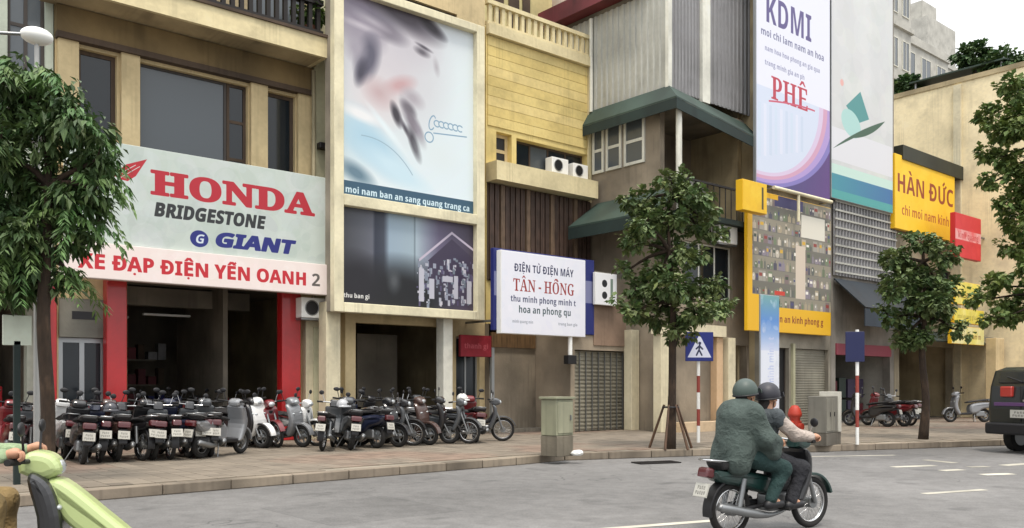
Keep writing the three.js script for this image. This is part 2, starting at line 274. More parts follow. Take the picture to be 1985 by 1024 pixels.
function balustrade(t, x0, x1, y0, y1, z, step, m, rail = m) {
  put(t, 'handrail', box(x0, x1, y1 - 0.12, y1, z - 0.2, z), rail); put(t, 'bottom_rail', box(x0, x1, y0, y0 + 0.1, z - 0.18, z - 0.02), rail);
  const n = Math.round((x1 - x0) / step); for (let i = 0; i < n; i++) { const x = x0 + (i + 0.5) * (x1 - x0) / n; put(t, 'baluster', box(x - step * 0.22, x + step * 0.22, y0 + 0.1, y1 - 0.12, z - 0.15, z - 0.05), m); }
}
function acUnit(x, y, z, w, h, label) {
  const t = thing('air_conditioner', label, 'air conditioner', [x, y, z]);
  mesh('casing', new RoundedBoxGeometry(w, h, 0.32, 2, 0.02), M.white, t); const g = new THREE.TorusGeometry(h * 0.36, 0.015, 6, 20); g.translate(-w * 0.12, 0, 0.165); mesh('fan_ring', g, M.steel, t);
  mesh('fan', (() => { const c = new THREE.CircleGeometry(h * 0.34, 18); c.translate(-w * 0.12, 0, 0.162); return c; })(), M.black, t);
  mesh('bracket', box(-w / 2, w / 2, -h / 2 - 0.05, -h / 2 - 0.005, -0.2, 0.14), M.steel, t); return t;
}

// ---- the motorcycle shop (red columns, balcony above)
const Z1 = -20.5;
{
  const x0 = X(106, Z1), x1 = X(645, Z1), t = thing('shophouse', 'cream shophouse with red ground floor columns and a deep balcony slab', 'house', [(x0 + x1) / 2, SW, Z1]);
  shell(t, x0, x1, 15, Z1 - 0.3, Z1 - 8, M.creamDirty, [4.2, 9.9]);
  const wy0 = 6.1, wy1 = Y(370, 142, Z1), w = [[150, 226], [270, 480], [515, 572]].map(([a, b]) => [X(a, Z1), X(b, Z1), wy0, wy1]);
  const gy = 3.95, open = [[X(113, Z1), X(206, Z1), SW + 0.001, 3.4], [X(246, Z1), X(548, Z1), SW + 0.001, gy]];
  put(t, 'front_wall', wallZ(x0, x1, SW, 9.62, Z1, 0.3, [...w, ...open]), M.cream);
  put(t, 'upper_wall', wallZ(x0, x1, 9.62, 15, Z1, 0.3, [[X(300, Z1), X(420, Z1), 10.1, 12.6], [X(490, Z1), X(590, Z1), 10.1, 12.6]]), M.creamDirty);
  windowZ(t, X(300, Z1), X(420, Z1), 10.1, 12.6, Z1 - 0.1, { cols: 2, rows: 2, glass: M.glassGrey }); windowZ(t, X(490, Z1), X(590, Z1), 10.1, 12.6, Z1 - 0.1, { cols: 2, rows: 2, glass: M.glassGrey });
  windowZ(t, ...w[0], Z1 - 0.12, { cols: 1, rows: 1, frame: M.brown, glass: M.glass, f: 0.09 });
  windowZ(t, w[1][0], X(442, Z1), wy0, wy1, Z1 - 0.12, { cols: 1, rows: 1, frame: M.darkFrame, glass: M.glassGrey, f: 0.06 });
  windowZ(t, X(442, Z1) + 0.01, w[1][1], wy0, wy1, Z1 - 0.12, { cols: 1, rows: 3, frame: M.brown, glass: M.glass, f: 0.07 });
  windowZ(t, ...w[2], Z1 - 0.12, { cols: 1, frame: M.brown, glass: M.glass, f: 0.09 });
  for (const [a, b] of [[110, 150], [232, 268], [483, 515], [574, 602]]) put(t, 'pilaster', box(X(a, Z1), X(b, Z1), 6.2, 9.0, Z1 + 0.003, Z1 + 0.12), M.cream);
  put(t, 'lintel_beam', box(x0, X(602, Z1), 9.03, 9.6, Z1 + 0.003, Z1 + 0.16), M.brownBeam); put(t, 'lintel_trim', box(x0, X(602, Z1), 8.9, 9.03, Z1 + 0.003, Z1 + 0.2), M.brown);
  const zb = Z1 + 1.05, xb = X(636, zb);
  put(t, 'balcony_slab', box(x0 - 0.3, xb, 9.62, 9.78, Z1 + 0.003, zb - 0.1), M.creamDirty);
  put(t, 'balcony_fascia', box(x0 - 0.3, xb, 9.6, 10.08, zb - 0.098, zb), M.yellowTrim); put(t, 'balcony_end', box(xb - 0.1, xb - 0.002, 9.61, 10.06, Z1 + 0.003, zb - 0.1), M.yellowTrim); put(t, 'balcony_coping', box(x0 - 0.34, xb + 0.04, 10.082, 10.15, Z1 + 0.2, zb + 0.05), M.brown);
  balustrade(t, x0 - 0.3, xb - 0.1, 10.152, 11.0, zb - 0.04, 0.22, M.iron);
  // ground floor
  for (const [a, b] of [[76, 110], [206, 246], [546, 583]]) { const c = put(t, 'column', rbox(X(a, Z1 + 0.3), X(b, Z1 + 0.3), SW, a < 100 ? 3.6 : 4.05, Z1 + 0.02, Z1 + 0.32, 0.03), M.red); void c; }
  put(t, 'pier', box(X(584, Z1), X(645, Z1), SW, 3.4, Z1 + 0.003, Z1 + 0.25), M.creamPale); put(t, 'pier_panel', box(X(598, Z1), X(628, Z1), 0.5, 3.0, Z1 + 0.252, Z1 + 0.29), M.greenCream); put(t, 'wall_pilaster', box(X(604, Z1), X(645, Z1), 3.41, 13, Z1 + 0.003, Z1 + 0.22), M.greenCream);
  // glazed side door under a grey panel
  const d0 = X(113, Z1), d1 = X(206, Z1);
  windowZ(t, d0, d1, SW, 2.55, Z1 - 0.08, { cols: 2, frame: M.alu, glass: M.glass, f: 0.1 });
  put(t, 'door_head_panel', box(d0, d1, 2.56, 3.39, Z1 - 0.08, Z1 + 0.06), dirty('#9a9c98')); put(t, 'vent_grille', box(d0 + 0.25, d1 - 0.25, 2.95, 3.12, Z1 + 0.061, Z1 + 0.07), M.black);
  for (const [p, z] of [[395, -2.6], [300, -4]]) put(t, 'tube_lamp', rbox(X(p, Z1) - 0.6, X(p, Z1) + 0.6, 3.3, 3.36, Z1 + z, Z1 + z + 0.12, 0.02), M.white);
  put(t, 'drain_pipe', cyl([X(608, Z1 + 0.3), 3.5, Z1 + 0.29], [X(608, Z1 + 0.3), 9.5, Z1 + 0.29], 0.05), dirty('#b9b29a')); put(t, 'wall_light', rbox(X(616, Z1 + 0.3), X(634, Z1 + 0.3), Y(625, 290, Z1 + 0.3), Y(625, 278, Z1 + 0.3), Z1 + 0.222, Z1 + 0.42, 0.02), M.black);
  // show room: partitions and stock shelves
  put(t, 'inner_partition', box(X(470, Z1), X(470, Z1) + 0.12, SW + 0.02, 4.0, Z1 - 4.5, Z1 - 1.2), M.innerDark); put(t, 'ceiling_beam', box(X(250, Z1), X(545, Z1), 3.5, 3.95, Z1 - 2.2, Z1 - 1.9), M.innerDark);
  for (const y of [0.8, 1.5, 2.2]) { put(t, 'stock_shelf', box(X(252, Z1), X(430, Z1), y, y + 0.04, Z1 - 5.2, Z1 - 4.7), M.inner);
    for (let i = 0; i < 9; i++) { const a = X(256, Z1) + i * 0.27, q = hash(i, Math.round(y * 10), 4); put(t, 'stock_box', box(a, a + 0.14 + 0.1 * q, y + 0.042, y + 0.25 + 0.3 * hash(i, 3, Math.round(y * 10)), Z1 - 5.1, Z1 - 4.8), [M.brown, M.navy, M.redRoof, M.galvDark][Math.floor(q * 4)]); } }
}
acUnit(X(606, Z1 + 0.5), 3.1 + 0.35, Z1 + 0.48, 0.75, 0.5, 'air conditioner hung between the red column and the framed billboard');

// ---- house at the far left, behind the street tree
{
  const x1 = X(106, Z1) - 0.03, x0 = x1 - 5.2, t = thing('shophouse', 'dark grey shophouse behind the drooping street tree', 'house', [(x0 + x1) / 2, SW, Z1]), hx = X(14, Z1);
  shell(t, x0, x1, 14, Z1 - 0.3, Z1 - 7, M.concrete, [4.1, 7.4]);
  put(t, 'front_wall', wallZ(x0, x1, SW, 14, Z1, 0.3, [[hx, x1 - 0.15, 6.6, 11.5], [x0 + 0.4, x1 - 0.5, SW + 0.001, 3.3]]), paint('#b9c2b6'));
  windowZ(t, hx, x1 - 0.15, 6.6, 11.5, Z1 - 0.1, { cols: 2, rows: 2, glass: M.glassGrey, f: 0.07 });
  put(t, 'awning', box(x0 + 0.2, x1 - 0.2, 3.35, 3.55, Z1 + 0.003, Z1 + 0.9), M.redRoof);
  put(t, 'goods_rack', box(x0 + 0.5, x1 - 0.6, SW + 0.03, 1.5, Z1 - 2.5, Z1 - 2), M.redSign); put(t, 'counter', box(X(20, Z1), X(62, Z1), SW + 0.03, 1.05, Z1 - 0.9, Z1 - 0.5), M.galv);
}

// ---- the house behind the framed billboard
const Z2 = -19.9;
{
  const x0 = X(645, Z1) + 0.03, x1 = X(940, Z2), t = thing('shophouse', 'narrow cream house hidden behind the tall framed billboard', 'house', [(x0 + x1) / 2, SW, Z2]);
  shell(t, x0, x1, 14.6, Z2 - 0.3, Z2 - 8, M.creamDirty, [3.8, 8]);
  put(t, 'front_wall', wallZ(x0, x1, SW, 14.6, Z2, 0.3, [[x0 + 0.3, X(858, Z2), SW + 0.001, 3.15], [X(884, Z2), x1 - 0.2, SW + 0.001, 2.9], [x0 + 1, x1 - 1, 9.5, 12]]), M.cream);
  windowZ(t, x0 + 1, x1 - 1, 9.5, 12, Z2 - 0.1, { cols: 3, glass: M.glassGrey });
  put(t, 'column', rbox(X(655, Z2 + 0.5) - 0.28, X(655, Z2 + 0.5) + 0.12, SW, 3.6, Z2 + 0.02, Z2 + 0.42, 0.02), M.creamPale);
  put(t, 'column', rbox(X(862, Z2 + 0.6), X(880, Z2 + 0.6), SW, 3.6, Z2 + 0.2, Z2 + 0.55, 0.02), M.whiteFrame);
  put(t, 'glazed_screen', box(X(720, Z2), X(744, Z2), SW + 0.02, 2.6, Z2 - 1.6, Z2 - 1.55), M.glassGrey); put(t, 'inner_panel', box(X(770, Z2), X(850, Z2), 0.9, 3.0, Z2 - 2.2, Z2 - 2.1), M.innerDark);
  put(t, 'display_cabinet', box(X(680, Z2), X(712, Z2), SW + 0.02, 2.2, Z2 - 1.3, Z2 - 0.9), mat('#2a2848'));
  windowZ(t, X(884, Z2), x1 - 0.2, SW, 2.9, Z2 - 0.12, { cols: 2, frame: M.alu, glass: M.glass });
}

// ---- yellow house with a slatted storey
const Z3 = -20;
const XS = X(1145, Z3);                                                                     // the plane of the next house's side wall
{
  const x0 = X(942, Z3), x1 = XS - 0.03, t = thing('shophouse', 'yellow boarded house above a storey of dark upright slats', 'house', [(x0 + x1) / 2, SW, Z3]);
  const yb = 12.0, op1 = 8.95, op0 = 8.05;
  shell(t, x0, x1, 12.0, Z3 - 0.3, Z3 - 7, M.creamDirty, [3.6, 7.5], M.innerDark);
  const a0 = X(962, Z3), a1 = X(992, Z3), b0 = X(1001, Z3), b1 = X(1139, Z3);
  put(t, 'front_wall', wallZ(x0, x1, SW, yb, Z3, 0.3, [[a0, a1, op0 - 0.05, op1 + 0.05], [b0, b1, op0, op1], [x0 + 0.3, X(1100, Z3), SW + 0.001, 2.7]]), M.yellow);
  const n = 9, tones = [M.yellow, paint('#d8c27f'), paint('#dfca8c')];
  for (let i = 0; i < n; i++) { const h = (yb - 0.25 - 9.12) / n, y = 9.12 + i * h; put(t, 'board', rbox(x0 + 0.05, x1 - 0.14, y + 0.006, y + h - 0.003, Z3 + 0.003, Z3 + 0.03, 0.006), tones[(i * 7) % 3]); }
  put(t, 'corner_trim', box(x1 - 0.13, x1, 7.4, 12, Z3 + 0.003, Z3 + 0.07), M.yellowTrim); put(t, 'cornice', box(x0, x1 - 0.135, yb - 0.24, yb + 0.06, Z3 + 0.003, Z3 + 0.16), M.yellowTrim);
  put(t, 'ledge', box(x0, x1 - 0.135, 7.45, 8.0, Z3 + 0.003, Z3 + 0.5), M.yellowTrim);
  windowZ(t, a0, a1, op0 - 0.05, op1 + 0.05, Z3 - 0.2, { cols: 1, rows: 2, frame: M.cream, glass: M.black, f: 0.1 });
  windowZ(t, b0, b1, op0, op1, Z3 - 0.25, { cols: 4, frame: M.brown, glass: [M.glass, M.glassGrey, M.glass], f: 0.06 });
  put(t, 'slat_backing', box(x0 + 0.02, x1 - 0.02, 4.6, 7.44, Z3 + 0.004, Z3 + 0.03), M.brown);
  const ns = 21; for (let i = 0; i < ns; i++) { const w = (x1 - x0 - 0.1) / ns, x = x0 + 0.05 + i * w; put(t, 'slat', box(x + w * 0.12, x + w * 0.88, 4.62, 7.42, Z3 + 0.031, Z3 + 0.031 + (i % 5 === 2 ? 0.09 : 0.06)), i % 5 === 2 ? mat('#776a60', { map: woodMap }) : M.slat); }
  balustrade(t, x0, x1, yb + 0.06, yb + 0.78, Z3 + 0.1, 0.26, M.yellowTrim);
  // the roof room behind the terrace
  put(t, 'roof_room', box(x0, X(1070, Z3 - 2), 12, 16, Z3 - 6, Z3 - 2), paint('#c9bf8f')); for (const [p, q] of [[955, 975], [985, 1005], [1012, 1026]]) put(t, 'roof_room_opening', box(X(p, Z3 - 2), X(q, Z3 - 2), 12.5, 15, Z3 - 1.99, Z3 - 1.95), M.brown);
}
acUnit(X(1075, Z3) + 0.1, 8.35, Z3 - 0.0, 0.7, 0.48, 'air conditioner standing in the strip window of the yellow house');
acUnit(X(1115, Z3) + 0.1, 8.32, Z3 - 0.0, 0.65, 0.45, 'smaller air conditioner beside the corner of the yellow house');

// ---- dark doorway and low gate shop before the yellow house
const Z4 = -18.2, ZD = Z3 + 0.3;
{
  const x0 = X(948, ZD), x1 = X(1106, Z4) - 0.02, h = 3.3, t = thing('shop_annex', 'dark open doorway under the white sign on the yellow house', 'shop', [(x0 + x1) / 2, SW, ZD]);
  const d = [X(955, ZD), X(1060, ZD), SW + 0.001, 2.6];
  put(t, 'front_wall', wallZ(x0, x1, SW, h, ZD, 0.28, [d]), dirty('#a39a8e')); put(t, 'fascia_board', box(x0 + 0.05, x1 - 0.05, 2.62, 3.05, ZD + 0.003, ZD + 0.07), mat('#7d6a50', { map: woodMap }));
  put(t, 'door_jamb', box(x0 + 0.02, x0 + 0.12, SW, 2.6, ZD + 0.003, ZD + 0.1), M.alu); put(t, 'door_leaf', box(d[1] - 0.5, d[1] - 0.05, SW + 0.03, 2.5, ZD - 0.5, ZD - 0.45), M.innerDark);
  put(t, 'door_step', box(d[0] - 0.1, d[1] + 0.1, SW, SW + 0.1, ZD + 0.003, ZD + 0.35), M.concrete);
}
{
  const x0 = X(1106, Z4), x1 = XS - 0.03, h = 4.75, t = thing('shop_annex', 'low shop front closed by a grey folding gate', 'shop', [(x0 + x1) / 2, SW, Z4]);
  const g = [X(1114, Z4), X(1214, Z4), SW + 0.001, 2.55];
  put(t, 'side_wall', box(x0, x0 + 0.16, SW, h, Z3 + 0.2, Z4 - 0.25), dirty('#a89d90')); put(t, 'roof_slab', box(x0, x1, h, h + 0.15, Z3 + 0.2, Z4), M.roof);
  put(t, 'front_wall', wallZ(x0, x1, SW, h, Z4, 0.25, [g]), dirty('#a89d90')); put(t, 'plaster_panel', box(X(1150, Z4), X(1212, Z4), 2.7, 3.9, Z4 + 0.003, Z4 + 0.03), dirty('#9c8678'));
  const gx0 = g[0] + 0.02, gx1 = g[1] - 0.02, gt = put(t, 'folding_gate', shutterZ(gx0, gx1, SW + 0.02, 2.53, Z4 - 0.14, 0.11), mat('#a3a197', { roughness: 0.6, metalness: 0.2, map: dirtMap }));
  for (let i = 0; i <= 8; i++) { const x = gx0 + 0.02 + (gx1 - gx0 - 0.04) * i / 8; put(t, 'gate_bar', box(x - 0.012, x + 0.012, SW + 0.03, 2.5, Z4 - 0.13, Z4 - 0.09), M.steel, gt); }
  put(t, 'pillar', rbox(x1 - 0.36, x1 - 0.01, SW, 3.2, Z4 + 0.003, Z4 + 0.32, 0.015), M.creamPale);
}
// ---- corner house with green awnings and a metal-clad top
const Z5 = -16.8;
{
  const x0 = XS, x1 = X(1452, Z5), t = thing('shophouse', 'house with grey metal cladding, green awnings and white side windows', 'house', [(x0 + x1) / 2, SW, Z5]), zb = -24;
  put(t, 'back_wall', box(x0 + 0.2, x1, SW, 13.2, zb, zb + 0.2), M.inner); put(t, 'side_wall', box(x1 - 0.2, x1, SW, 13.2, zb + 0.2, Z5 - 0.3), M.creamDirty);
  for (const y of [3.5, 6.6, 10.1, 13.2]) put(t, 'floor_slab', box(x0 + 0.2, x1 - 0.2, y - 0.18, y, zb + 0.2, Z5 - (y > 6 && y < 11 ? 0.05 : 0.3)), M.innerDark);
  // side wall towards the yellow house, with its three white windows
  const wz = [[1150, 1172], [1176, 1206], [1211, 1251]].map(([a, b]) => [ZX(b, x0), ZX(a, x0)].sort((p, q) => p - q)), wy = [8.3, 9.75];
  put(t, 'side_wall', wallX(zb, Z5 - 0.3, SW, 10.1, x0, 0.2, wz.map(([a, b]) => [a, b, ...wy])), dirty('#a0968a'));
  for (const [a, b] of wz) { const w = windowX(t, a, b, ...wy, x0 - 0.05, { cols: 1, rows: 2, frame: M.whiteFrame, glass: M.glassGrey, f: 0.09 }); void w; }
  put(t, 'side_cladding', ribsX(zb, Z5 - 0.02, 10.25, 13.35, x0 - 0.06, 0.24, 0.04), M.galv);
  put(t, 'corner_post', box(x0 - 0.1, x0 + 0.06, 10.2, 15.2, Z5 - 0.02, Z5 + 0.1), M.whiteFrame);
  const f1 = X(1356, Z5), f2 = X(1371, Z5);
  put(t, 'front_cladding', ribsZ(x0 + 0.07, f1, 10.3, 15.2, Z5 + 0.02, 0.16, 0.035), M.galvDark); put(t, 'front_post', box(f1 + 0.004, f2, 10.2, 15.2, Z5 - 0.05, Z5 + 0.12), M.whiteFrame);
  put(t, 'front_cladding', ribsZ(f2 + 0.004, x1 + 0.3, 10.3, 15.2, Z5 + 0.02, 0.2, 0.045), M.galvDark);
  put(t, 'roof_eave', box(x0 - 0.5, x0 + 1.2, 13.5, 14.05, -26.4, Z5 - 0.6), M.redRoof); put(t, 'roof_edge', box(x0 - 0.02, x1, 13.36, 13.49, zb, Z5 - 0.5), M.roof); put(t, 'attic_wall', box(x0 + 0.6, x1, 14.06, 19, -25, Z5 - 1.4), paint('#e3d8cd'));
  put(t, 'rain_pipe', cyl([x0 - 0.12, 10.3, ZX(1146, x0 - 0.12)], [x0 - 0.12, 13.3, ZX(1146, x0 - 0.12)], 0.06), M.whiteFrame);
  // hipped green awning round the corner at eaves height
  const ax = x0 - 0.4, az = Z5 + 0.65, yo = 9.85, yi = 10.35, xr = x1 - 0.35;
  const quad = (a, b, c, d, th = 0.05) => { const g = new THREE.BufferGeometry(), p = [a, b, c, d], q = p.map(([x, y, z]) => [x, y - th, z]), v = [...p, ...q].flat(); g.setAttribute('position', new THREE.Float32BufferAttribute(v, 3)); g.setIndex([0, 1, 2, 0, 2, 3, 4, 6, 5, 4, 7, 6, 0, 4, 5, 0, 5, 1, 1, 5, 6, 1, 6, 2, 2, 6, 7, 2, 7, 3, 3, 7, 4, 3, 4, 0]); const n = g.toNonIndexed(); n.computeVertexNormals(); return n; };
  put(t, 'awning', quad([ax, yo, az], [ax, yo, -20.0], [x0 - 0.08, yi, -20.0], [x0 - 0.08, yi, Z5 + 0.1]), M.greenRoof);
  put(t, 'awning', quad([xr, yo - 0.5, az], [ax, yo, az], [x0 - 0.08, yi, Z5 + 0.1], [xr, yi - 0.4, Z5 + 0.1]), M.greenRoof);
  put(t, 'awning_valance', box(ax, ax + 0.03, yo - 0.35, yo - 0.052, -20.0, az - 0.03), M.greenDark);
  put(t, 'awning_valance', quad([xr, yo - 0.56, az], [xr, yo - 0.56, az - 0.03], [ax, yo - 0.06, az - 0.03], [ax, yo - 0.06, az], 0.3), M.greenDark);
  put(t, 'porch_post', cyl([x0 - 0.05, 6.65, Z5 + 0.45], [x0 - 0.05, 9.85, Z5 + 0.45], 0.09), M.whiteFrame);
  put(t, 'balcony_floor', box(x0 - 0.2, x1 - 0.1, 6.46, 6.62, Z5 - 0.28, Z5 + 0.6), M.greenDark); put(t, 'porch_back_wall', wallZ(x0 + 0.2, x1 - 0.2, 6.61, 9.9, Z5 - 2.2, 0.15, [[x0 + 0.9, x0 + 2.0, 6.65, 8.9]]), dirty('#a0968a'));
  for (let i = 0; i < 14; i++) { const x = x0 + 0.05 + i * (x1 - x0 - 0.3) / 13; put(t, 'balcony_bar', cyl([x, 6.62, Z5 + 0.53], [x, 7.55, Z5 + 0.53], 0.018, 0.018, 6), M.iron); } put(t, 'balcony_rail', box(x0 - 0.02, x1 - 0.2, 7.55, 7.61, Z5 + 0.5, Z5 + 0.56), M.iron);
  // lower awning on the side
  put(t, 'lower_awning', quad([x0 - 1.3, 6.45, Z5 + 0.6], [x0 - 1.3, 6.45, -19.7], [x0 - 0.01, 7.35, -19.7], [x0 - 0.01, 7.35, Z5 + 0.6]), M.greenRoof);
  put(t, 'lower_awning_valance', box(x0 - 1.3, x0 - 1.27, 6.05, 6.395, -19.7, Z5 + 0.6), M.greenDark);
  // front, below the balcony
  const op = [[X(1294, Z5), X(1376, Z5), SW + 0.3, 2.75], [X(1412, Z5), x1 - 0.1, SW + 0.001, 2.8]];
  put(t, 'front_wall', wallZ(x0, x1, SW, 6.45, Z5, 0.3, [...op, [x0 + 0.8, x1 - 0.9, 4.2, 5.9]]), dirty('#a0968a')); windowZ(t, x0 + 0.8, x1 - 0.9, 4.2, 5.9, Z5 - 0.1, { cols: 3, frame: M.whiteFrame, glass: M.glass });
  put(t, 'pillar', rbox(X(1266, Z5), X(1293, Z5), SW, 3.0, Z5 + 0.003, Z5 + 0.3, 0.015), M.creamPale); put(t, 'pillar', rbox(X(1377, Z5), X(1389, Z5), SW, 3.0, Z5 + 0.003, Z5 + 0.25, 0.015), paint('#c9ab8a')); put(t, 'pillar', rbox(X(1397, Z5), X(1411, Z5), SW, 3.0, Z5 + 0.003, Z5 + 0.3, 0.015), M.creamPale); put(t, 'lintel', box(X(1262, Z5), X(1392, Z5), 3.01, 3.35, Z5 + 0.003, Z5 + 0.32), M.creamPale);
  const nb = 5; for (let i = 0; i < nb; i++) { const w = (op[0][1] - op[0][0] - 0.04) / nb, x = op[0][0] + 0.02 + i * w; put(t, 'door_plank', rbox(x + 0.006, x + w - 0.006, SW + 0.31, 2.74, Z5 - 0.16, Z5 - 0.11, 0.01), i % 2 ? M.wood : mat('#7d5238', { map: woodMap })); }
  put(t, 'door_step', box(X(1288, Z5), X(1388, Z5), SW, SW + 0.28, Z5 + 0.31, Z5 + 0.75), paint('#c8b296'));
}
acUnit(X(1400, Z5 - 1) - 0.5, 8.1, Z5 - 1.75, 0.9, 0.6, 'air conditioner on the shaded balcony wall under the green awning');
acUnit(X(1390, Z5) + 0.1, 6.2, Z5 + 0.2, 0.95, 0.55, 'air conditioner fixed below the green roofed balcony');

// ---- two houses behind tall banners
const Z6 = -16.3;
{
  const x0 = X(1452, Z5) + 0.03, xm = X(1611, Z6), x1 = X(1733, Z6);
  const t = thing('shophouse', 'tall house behind the violet banner and product poster', 'house', [(x0 + xm) / 2, SW, Z6]);
  shell(t, x0, xm - 0.02, 17.5, Z6 - 0.3, Z6 - 9, M.creamDirty, [3.6, 7, 10.5], M.innerDark);
  const s = [X(1538, Z6), X(1606, Z6), SW + 0.001, 2.75], d = [X(1480, Z6), X(1530, Z6), SW + 0.001, 2.75];
  put(t, 'front_wall', wallZ(x0, xm - 0.02, SW, 17.5, Z6, 0.3, [s, d]), dirty('#a7a49d'));
  put(t, 'roller_shutter', shutterZ(s[0] + 0.02, s[1] - 0.02, SW + 0.02, 2.74, Z6 - 0.12), M.shutter); put(t, 'door_post', box(X(1533, Z6), X(1537, Z6), SW, 2.9, Z6 + 0.003, Z6 + 0.1), paint('#a8a78e')); windowZ(t, ...d, Z6 - 0.14, { cols: 2, frame: M.darkFrame, glass: M.black });
  const u = thing('shophouse', 'grey house with a speckled metal screen above a dark blue awning', 'house', [(xm + x1) / 2, SW, Z6]);
  shell(u, xm + 0.01, x1, 16.5, Z6 - 0.3, Z6 - 9, paint('#b9b8b2'), [3.6, 7, 10.5], M.innerDark);
  put(u, 'front_wall', wallZ(xm + 0.01, x1, SW, 16.5, Z6, 0.3, [[xm + 0.3, x1 - 0.3, SW + 0.001, 3.0]]), dirty('#a3a1a0'));
  const sc = put(u, 'metal_screen', ribsZ(xm + 0.05, x1 - 0.05, 5.4, 8.2, Z6 + 0.12, 0.22, 0.05), M.galvDark); for (let i = 0; i < 9; i++) put(u, 'screen_rail', box(xm + 0.05, x1 - 0.05, 5.5 + i * 0.31, 5.56 + i * 0.31, Z6 + 0.121, Z6 + 0.15), M.galv, sc);
  put(u, 'awning', (() => { const g = box(xm + 0.06, x1 - 0.06, -0.02, 0.02, -0.1, 1.5); g.rotateX(0.75); g.translate(0, 5.2, Z6 + 0.15); return g; })(), mat('#1d2c3c', { map: dirtMap })); put(u, 'awning_edge', box(xm + 0.06, x1 - 0.06, 3.55, 4.15, Z6 + 1.2, Z6 + 1.24), mat('#24364a', { map: dirtMap }));
  put(u, 'shop_header', box(xm + 0.3, x1 - 0.3, 2.6, 3.0, Z6 - 0.3, Z6 + 0.05), mat('#8d3a4a'));
  const r = rng(77), cols = [mat('#5e2029'), mat('#423a52'), mat('#2c3a33'), mat('#5c4740')];
  for (let i = 0; i < 12; i++) { const a = xm + 0.4 + (i % 6) * 0.65, y = SW + 0.03 + Math.floor(i / 6) * 0.85; put(u, 'goods_stack', rbox(a, a + 0.5 + 0.1 * r(), y, y + 0.6 + 0.2 * r(), Z6 - 1.5, Z6 - 1.0, 0.02), cols[Math.floor(r() * 4)]); }
  put(u, 'roof_parapet', box(xm + 0.01, x1 + 0.02, 16.5, 17.1, Z6 - 0.4, Z6 + 0.05), paint('#c9c8c2'));
}
// ---- low house carrying the yellow sign
{
  const x0 = X(1733, Z6) + 0.03, x1 = X(1855, Z6), t = thing('shophouse', 'low house carrying the big yellow sign', 'house', [(x0 + x1) / 2, SW, Z6]);
  shell(t, x0, x1, 10.2, Z6 - 0.3, Z6 - 8, M.creamDirty, [3.6, 7], M.innerDark);
  put(t, 'front_wall', wallZ(x0, x1, SW, 10.2, Z6, 0.3, [[x0 + 0.4, x1 - 0.4, SW + 0.001, 3.1], [x0 + 0.6, x1 - 0.6, 4.6, 6.3]]), dirty('#b1a997')); windowZ(t, x0 + 0.6, x1 - 0.6, 4.6, 6.3, Z6 - 0.1, { cols: 3, glass: M.glass });
  put(t, 'inner_display', box(X(1808, Z6 - 1), X(1842, Z6 - 1), SW + 0.03, 2.4, Z6 - 1.4, Z6 - 1), mat('#a9a14a')); put(t, 'awning', (() => { const g = box(x0, x1, -0.02, 0.02, 0, 1.5); g.rotateX(0.35); g.translate(0, 3.7, Z6 + 0.01); return g; })(), M.greenDark);
  put(t, 'roof_edge', box(x0, x1, 10.2, 10.75, Z6 - 0.4, Z6 + 0.35), mat('#33382f', { map: dirtMap }));
}
// ---- cream hotel with a blank side wall
const XH = 38.6;
{
  const zf = -13.4, zb = -23, h = YX(1850, 163, XH), t = thing('hotel_building', 'tall cream building with a blank side wall and rooftop greenery', 'building', [XH + 5, SW, (zf + zb) / 2]);
  put(t, 'side_wall', box(XH, XH + 0.3, SW, h, zb, zf), paint('#f0e1bd')); put(t, 'front_wall', wallZ(XH + 0.3, XH + 10, SW, h, zf, 0.3, [[XH + 1, XH + 9, SW + 0.001, 3.2], ...[4.6, 8, 11.4].flatMap((y) => [1, 4, 7].map((d) => [XH + d, XH + d + 1.8, y, y + 1.8]))]), M.creamPale);
  for (const y of [4.6, 8, 11.4]) for (const d of [1, 4, 7]) windowZ(t, XH + d, XH + d + 1.8, y, y + 1.8, zf - 0.1, { cols: 2, glass: M.glass });
  put(t, 'back_wall', box(XH + 0.3, XH + 10, SW, h, zb, zb + 0.3), M.creamDirty); put(t, 'end_wall', box(XH + 9.7, XH + 10, SW, h, zb + 0.3, zf - 0.3), M.creamDirty); put(t, 'roof_slab', box(XH - 0.05, XH + 10, h, h + 0.2, zb, zf + 0.05), M.creamDirty);
  put(t, 'side_pier', box(XH - 0.12, XH - 0.002, SW, h - 0.1, ZX(1853, XH) - 0.05, ZX(1853, XH) + 0.25), M.creamPale);
  put(t, 'roof_canopy', (() => { const g = box(0, 4, -0.03, 0.03, -2, 2); g.rotateZ(0.1); g.translate(XH + 0.6, h + 0.75, ZX(1840, XH)); return g; })(), M.greenRoof); for (const z of [-1.8, 1.8]) put(t, 'canopy_post', cyl([XH + 0.8, h + 0.2, ZX(1840, XH) + z], [XH + 0.8, h + 0.76, ZX(1840, XH) + z], 0.05), M.steel);
  put(t, 'water_tank', (() => { const g = new THREE.CylinderGeometry(0.6, 0.6, 1.2, 20); g.translate(XH + 2, h + 0.8, ZX(1895, XH)); return g; })(), M.steel);
  for (const p of [1872, 1893]) { const q = put(t, 'beige_column', rbox(XH - 1.2 + (p - 1872) * 0.02, XH - 0.8 + (p - 1872) * 0.02, SW, 3.4, zf - 1.2, zf - 0.8, 0.02), paint('#c9b48c')); void q; }
}
